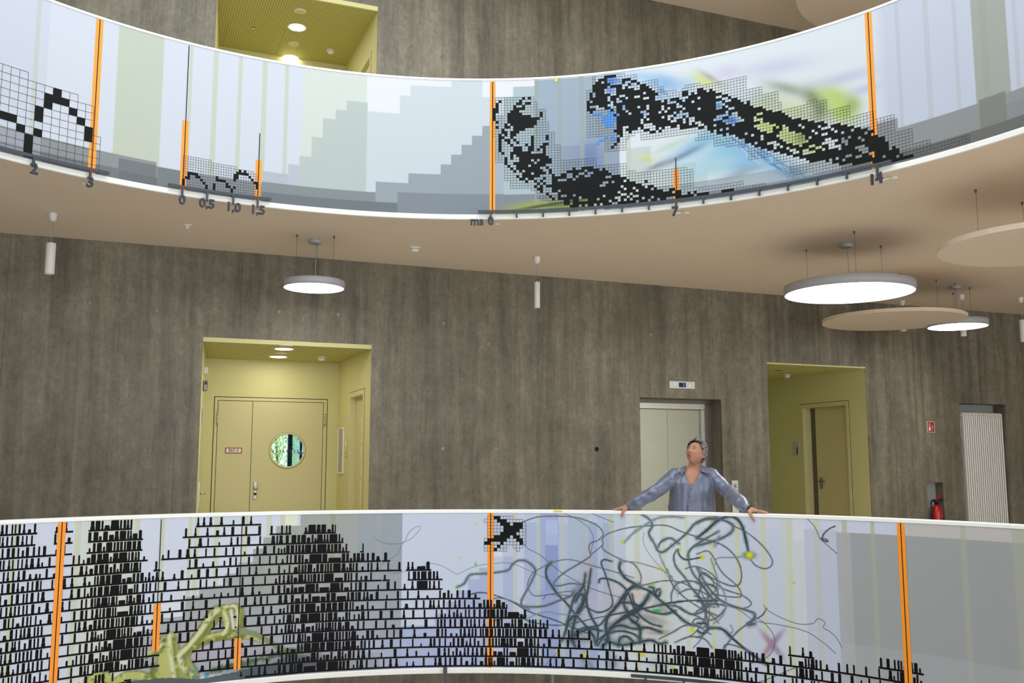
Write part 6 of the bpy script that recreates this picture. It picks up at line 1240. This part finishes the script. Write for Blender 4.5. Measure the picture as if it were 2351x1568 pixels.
# head, modelled in its own frame (face towards -y) and turned
HM = Matrix.Translation(P3(1596.5, 1040.5, dy=-.055)) @ Matrix.Rotation(math.radians(-41), 4, 'Z') @ Matrix.Rotation(math.radians(-21), 4, 'X') @ Matrix.Rotation(math.radians(4), 4, 'Y')
def g2(x, y, cx, cy, sx, sy): return math.exp(-((x-cx)/sx)**2-((y-cy)/sy)**2)
def head_pt(u, v):                           # u: azimuth from the face, v: elevation
    x, y, z = math.sin(u)*math.cos(v), -math.cos(u)*math.cos(v), math.sin(v)
    rx, ry, rz = .078, .095, .112
    if z < 0: rx *= 1-.16*(-z)**1.6; rz *= .95; ry *= 1-.06*(-z)
    X, Y, Z = x*rx, y*ry, z*rz
    if y < 0:
        f = min(1, (-y)**.8); Y += .008*f*g2(X, Z, 0, .06, .05, .03)
        Y -= .022*g2(X, Z, 0, -.020, .0115, .016)+.012*g2(X, Z, 0, .006, .009, .022)      # nose
        Y -= .006*g2(X, Z, 0, -.022, .020, .008)
        for s in (-1, 1):
            Y += .011*g2(X, Z, s*.030, .014, .017, .011)                                   # eye sockets
            Y -= .005*g2(X, Z, s*.030, .032, .024, .007)+.006*g2(X, Z, s*.042, -.020, .022, .022)
        Y -= .007*g2(X, Z, 0, -.055, .022, .007)+.006*g2(X, Z, 0, -.067, .018, .007)-.006*g2(X, Z, 0, -.061, .020, .003)
        Y -= .018*g2(X, Z, 0, -.094, .026, .016); Y += .004*g2(X, Z, 0, -.079, .022, .006)
    return Vector((X, Y, Z))
nU, nV = 64, 48; k0 = len(body.v)
for j in range(nV+1):
    for i in range(nU): body.v.append(L(HM @ head_pt(2*math.pi*i/nU, -math.pi/2+math.pi*(j+.0001)/(nV+.0002))))
for j in range(nV):
    for i in range(nU): body.f.append((k0+j*nU+i, k0+j*nU+(i+1) % nU, k0+(j+1)*nU+(i+1) % nU, k0+(j+1)*nU+i))
body.f.append(tuple(k0+i for i in range(nU))[::-1]); body.f.append(tuple(k0+nV*nU+i for i in range(nU)))
def ellip(mb, c, rx, ry, rz, M=HM, n=12, m=8):
    k = len(mb.v)
    for j in range(m+1):
        v = -math.pi/2+math.pi*(j+.001)/(m+.002)
        for i in range(n): u = 2*math.pi*i/n; mb.v.append(L(M @ Vector((c[0]+rx*math.cos(v)*math.cos(u), c[1]+ry*math.cos(v)*math.sin(u), c[2]+rz*math.sin(v)))))
    for j in range(m):
        for i in range(n): mb.f.append((k+j*n+i, k+j*n+(i+1) % n, k+(j+1)*n+(i+1) % n, k+(j+1)*n+i)); mb.smooth.add(len(mb.f)-1)
for s in (-1, 1):                            # ears
    def ear(t, q): return L(HM @ Vector((s*(.078+q), .014+.018*math.cos(t)+.004*math.sin(t), -.006+.031*math.sin(t))))
    body.tube([ear(2*math.pi*i/18, .004+.004*math.cos(2*math.pi*i/18)) for i in range(19)], .0058, 8)
    ellip(body, (s*.077, .013, -.008), .006, .016, .026)
skin = voxel(body, 'body', M_SKIN, .0042, pe, 3)
for s in (-1, 1):
    e = MB(); ellip(e, (s*.030, -.0735, .013), .0122, .0122, .0095, n=16, m=10); eo = e.build('eye', mat('eye_white', (176, 168, 160), .25), pe)
    e = MB(); ellip(e, (s*.030-.0025, -.0828, .0160), .0074, .0034, .0070); e.build('iris', mat('iris_grey', (52, 50, 46), .2), eo)
    e = MB(); e.tube([L(HM @ Vector((s*(.030+.0155*math.cos(a)), -.0815+.006*abs(math.cos(a)), .0135+.0105*math.sin(a)))) for a in np.linspace(.1, math.pi-.1, 9)], .0030, 6); e.build('eyelid', mat('eyelid_skin', (150, 98, 80), .6), pe)
    e = MB(); e.tube([L(HM @ Vector((s*(.012+.036*t), -.0925+.020*t*t+.004*t, .0335+.0065*math.sin(math.pi*min(1, t*1.1))))) for t in np.linspace(0, 1, 8)], [.0012, .002, .0022, .0022, .002, .0018, .0014, .001], 6); e.build('eyebrow', mat('brow_brown', (104, 80, 68), .8), pe)
e = MB(); e.tube([L(HM @ Vector((x, -.0965+3.2*x*x*1.3, -.0560+.0016*math.cos(x*160)))) for x in np.linspace(-.0225, .0225, 9)], [.0012, .0032, .0042, .0045, .0042, .0045, .0042, .0032, .0012], 6); e.build('upper_lip', mat('lip', (168, 92, 84), .4), pe)
e = MB(); e.tube([L(HM @ Vector((x, -.0945+3.2*x*x*1.3, -.0665-.002*math.cos(x*70)))) for x in np.linspace(-.019, .019, 9)], [.0012, .0036, .005, .0055, .0057, .0055, .005, .0036, .0012], 6); e.build('lower_lip', MATS['lip'], pe)
e = MB(); e.tube([L(HM @ Vector((x, -.0945+3.2*x*x*1.3, -.0612))) for x in np.linspace(-.021, .021, 7)], [.001, .0018, .0024, .0026, .0024, .0018, .001], 6); e.build('mouth_line', mat('mouth_dark', (62, 30, 26), .6), pe)
# short tousled grey hair
hr = MB(); gh = random.Random(17)
def in_hair(u, v): # hair line
    a = abs(((u+math.pi) % (2*math.pi))-math.pi)
    lim = 48 if a < .8 else (48-38*(a-.8)/.6 if a < 1.40 else (-6 if a < 1.56 else (17 if a < 1.98 else -34)))
    return v > math.radians(lim)
N1, N2 = 56, 36; idx = {}
for j in range(N2+1):
    for i in range(N1):
        u, v = 2*math.pi*i/N1, -math.pi/2+math.pi*j/N2
        if in_hair(u, v):
            p = head_pt(u, v); n = Vector((p.x/.0055, p.y/.0088, p.z/.0125)).normalized(); th = .008+.018*max(0, math.sin(v))+.010*max(0, -math.cos(u))*math.cos(v)+gh.uniform(-.003, .004)
            idx[(i, j)] = len(hr.v); hr.v.append(L(HM @ (p+n*th)))
for (i, j) in list(idx):
    q = [(i, j), ((i+1) % N1, j), ((i+1) % N1, j+1), (i, j+1)]
    if all(a in idx for a in q): hr.f.append(tuple(idx[a] for a in q)); hr.smooth.add(len(hr.f)-1)
ho = hr.build('hair', M_HAIRD, pe)
tfs = [MB(), MB()]; cnt = 0
while cnt < 3000:
    u, v = gh.uniform(0, 2*math.pi), math.asin(gh.uniform(-.6, 1))
    if not in_hair(u, v-.03): continue
    cnt += 1; p = head_pt(u, v); n = Vector((p.x/.0055, p.y/.0088, p.z/.0125)).normalized(); back = Vector((0, .7, .15)); back = back-n*n.dot(back)
    t = n.cross(Vector((gh.uniform(-1, 1), gh.uniform(-1, 1), gh.uniform(-1, 1)))).normalized()
    base = .006+.012*max(0, math.sin(v))+.008*max(0, -math.cos(u))*math.cos(v); ln = gh.uniform(.012, .024)+.020*max(0, math.sin(v))*gh.random()
    a = p+n*base; b = a+n*ln*.5+t*.006+back*.012; c = b+n*ln*.10+t*gh.uniform(-.014, .014)+back*.026; d = c-n*.004+t*gh.uniform(-.01, .01)+back*.012
    tfs[0 if gh.random() < .68 else 1].tube([L(HM @ a), L(HM @ b), L(HM @ c), L(HM @ d)], [.0024, .0022, .0016, .0006], 4, cap=False)
for q, m in zip(tfs, (M_HAIR, M_HAIRD)): to = q.build('hair_tufts', m, ho); to['kind'] = 'stuff'
# blouse
bl = MB()
loft(bl, [(at_z(1586.5, .88), .222, .135), (at_z(1586.5, 1.02), .224, .135), (at_z(1587, 1.14), .212, .132), (at_z(1589, 1.24), .205, .132), (at_z(1591, 1.32), .203, .126), (at_z(1592, 1.375), .196, .110), (at_z(1592.5, 1.415), .168, .094), (at_z(1593, 1.445), .118, .082), (at_z(1593.5, 1.465), .083, .074)])
def sleeve(A, B, C, cuff):
    chain(bl, [A+Vector((0, 0, -.005)), A.lerp(B, .45), B, B.lerp(C, .45), B.lerp(C, .78), C], [.078, .068, .064, .062, .058, cuff], 20)
sleeve(SHL, ELL, WRL+Vector((.012, .0, .006)), .040); sleeve(SHR, ELR, WRR+Vector((-.012, 0, .010)), .042)
bo = voxel(bl, 'blouse', M_SILK, .006, pe, 3)
me = bo.data                                  # folds, V-neck, keep clear of the rail
V_ = [zp('p', 1400+x/4.355, 850+y/4.355) for x, y in ((735, 940), (742, 1000), (762, 1062), (790, 1120), (817, 1170), (850, 1120), (885, 1062), (912, 1010), (925, 940))]
bm = bmesh.new(); bm.from_mesh(me)
from mathutils import noise as mn
for v in bm.verts:
    w = v.co+PO; d = (mn.noise(Vector((w.x*26, w.y*20, w.z*5)))*.007 if abs(w.x-PO.x) < .21 else mn.noise(Vector((w.x*9, w.y*14, w.z*24)))*.009)+mn.noise(Vector((w.x*9, w.y*9, w.z*12)))*.007
    v.co += v.normal*d
    w = v.co+PO; rr = math.hypot(w.x-OX, w.y-OY)
    if rr < R+T_P+.012 and w.z < RT+.004:
        if rr > R-.01 and w.z > RT-.12 and abs(w.x-PO.x) > .24: v.co.z += RT+.004-w.z
kill = []
for f in bm.faces:
    c = f.calc_center_median()+PO
    if c.y < YB-.02:
        px, py = project(c.x, c.y, c.z)
        if inpoly(np.array(px), np.array(py), V_): kill.append(f)
bmesh.ops.delete(bm, geom=kill, context='FACES')
bd = {v for e in bm.edges if len(e.link_faces) == 1 for v in e.verts}
for _ in range(10):
    nw = {}
    for v in bd:
        nb = [e.other_vert(v) for e in v.link_edges if len(e.link_faces) == 1]
        if len(nb) == 2: nw[v] = v.co*.4+(nb[0].co+nb[1].co)*.3
    for v, c in nw.items(): v.co = c
bm.to_mesh(me); bm.free()
md = bo.modifiers.new('cloth', 'SOLIDIFY'); md.thickness = .003; md.offset = 1
def flap(pts, dy):                            # collar leaf
    m = MB(); n = len(pts); P = [P3(1400+x/4.355, 850+y/4.355, dy=d) for x, y, d in pts]
    m.v = [L(p) for p in P]+[L(p+Vector((0, .006, -.003))) for p in P]; m.f = [tuple(range(n)), tuple(range(2*n-1, n-1, -1))]+[(i, (i+1) % n, n+(i+1) % n, n+i) for i in range(n)]
    o = m.build('collar', M_SILK, bo); b = o.modifiers.new('b', 'BEVEL'); b.width = .002; b.segments = 2
flap([(770, 952, -.030), (742, 956, -.060), (700, 982, -.104), (655, 1006, -.118), (700, 1014, -.128), (742, 1014, -.126), (752, 1000, -.110)], 0)
flap([(912, 952, -.030), (940, 958, -.060), (990, 972, -.090), (1004, 1000, -.118), (1018, 1032, -.124), (960, 1026, -.130), (916, 1008, -.118), (908, 985, -.090)], 0)
pk = MB(); pk.tube([L(P3(1400+x/4.355, 850+y/4.355, dy=d)) for x, y, d in ((818, 1172, -.140), (806, 1230, -.143), (796, 1290, -.146), (786, 1350, -.148), (776, 1420, -.148))], .0045, 6); pk.build('placket', mat('silk_shadow_seam', (112, 118, 140), .4), bo)  # narrow placket in plain grey-blue
for x, y in ((816, 1182), (801, 1262), (784, 1357)):
    c = P3(1400+x/4.355, 850+y/4.355, dy=-.150); m = MB(); ellip(m, (0, 0, 0), .0055, .004, .0055, Matrix.Translation(c)); m.build('button', mat('dark_button', (52, 54, 66), .3), bo)
wb = MB(); cw_ = rail(1715.5, .062, RT+.037); ax = (rail(1722, .060, RT+.028)-rail(1709, .064, RT+.044)).normalized(); e1 = ax.cross(Vector((0, 0, 1))).normalized(); e2 = e1.cross(ax)
wb.tube([L(cw_+(e1*math.cos(a)*.033+e2*math.sin(a)*.030)) for a in np.linspace(0, 2*math.pi, 22)], .007, 8); wb.build('wristband', M_DARK, pe)
# trousers and shoes, hidden by the parapet
tr_ = MB()
loft(tr_, [(at_z(1587, .99), .165, .115), (at_z(1587, .90), .185, .125), (at_z(1587, .80), .185, .12)])
for s in (-1, 1):
    h = at_z(1587, .84)+Vector((s*.09, 0, 0)); chain(tr_, [h, h+Vector((s*.01, -.01, -.36)), h+Vector((s*.015, .0, -.74))], [.095, .066, .052], 16)
voxel(tr_, 'trousers', M_TROU, .012, pe, 3)
for s in (-1, 1):
    h = at_z(1587, 0)+Vector((s*.105, 0, 0)); m = MB()
    for (y0, y1, zt, w) in ((.09, -.02, .085, .037), (-.02, -.10, .065, .043), (-.10, -.17, .045, .036)): m.bbox(h.x-PO.x-w, h.x-PO.x+w, h.y-PO.y+y1, h.y-PO.y+y0, .004, zt, .012)
    voxel(m, 'shoe', M_SHOE, .008, pe, 4)
tag(pe, 'short-haired woman in grey-blue silk blouse leaning on the rail with spread arms', 'person')
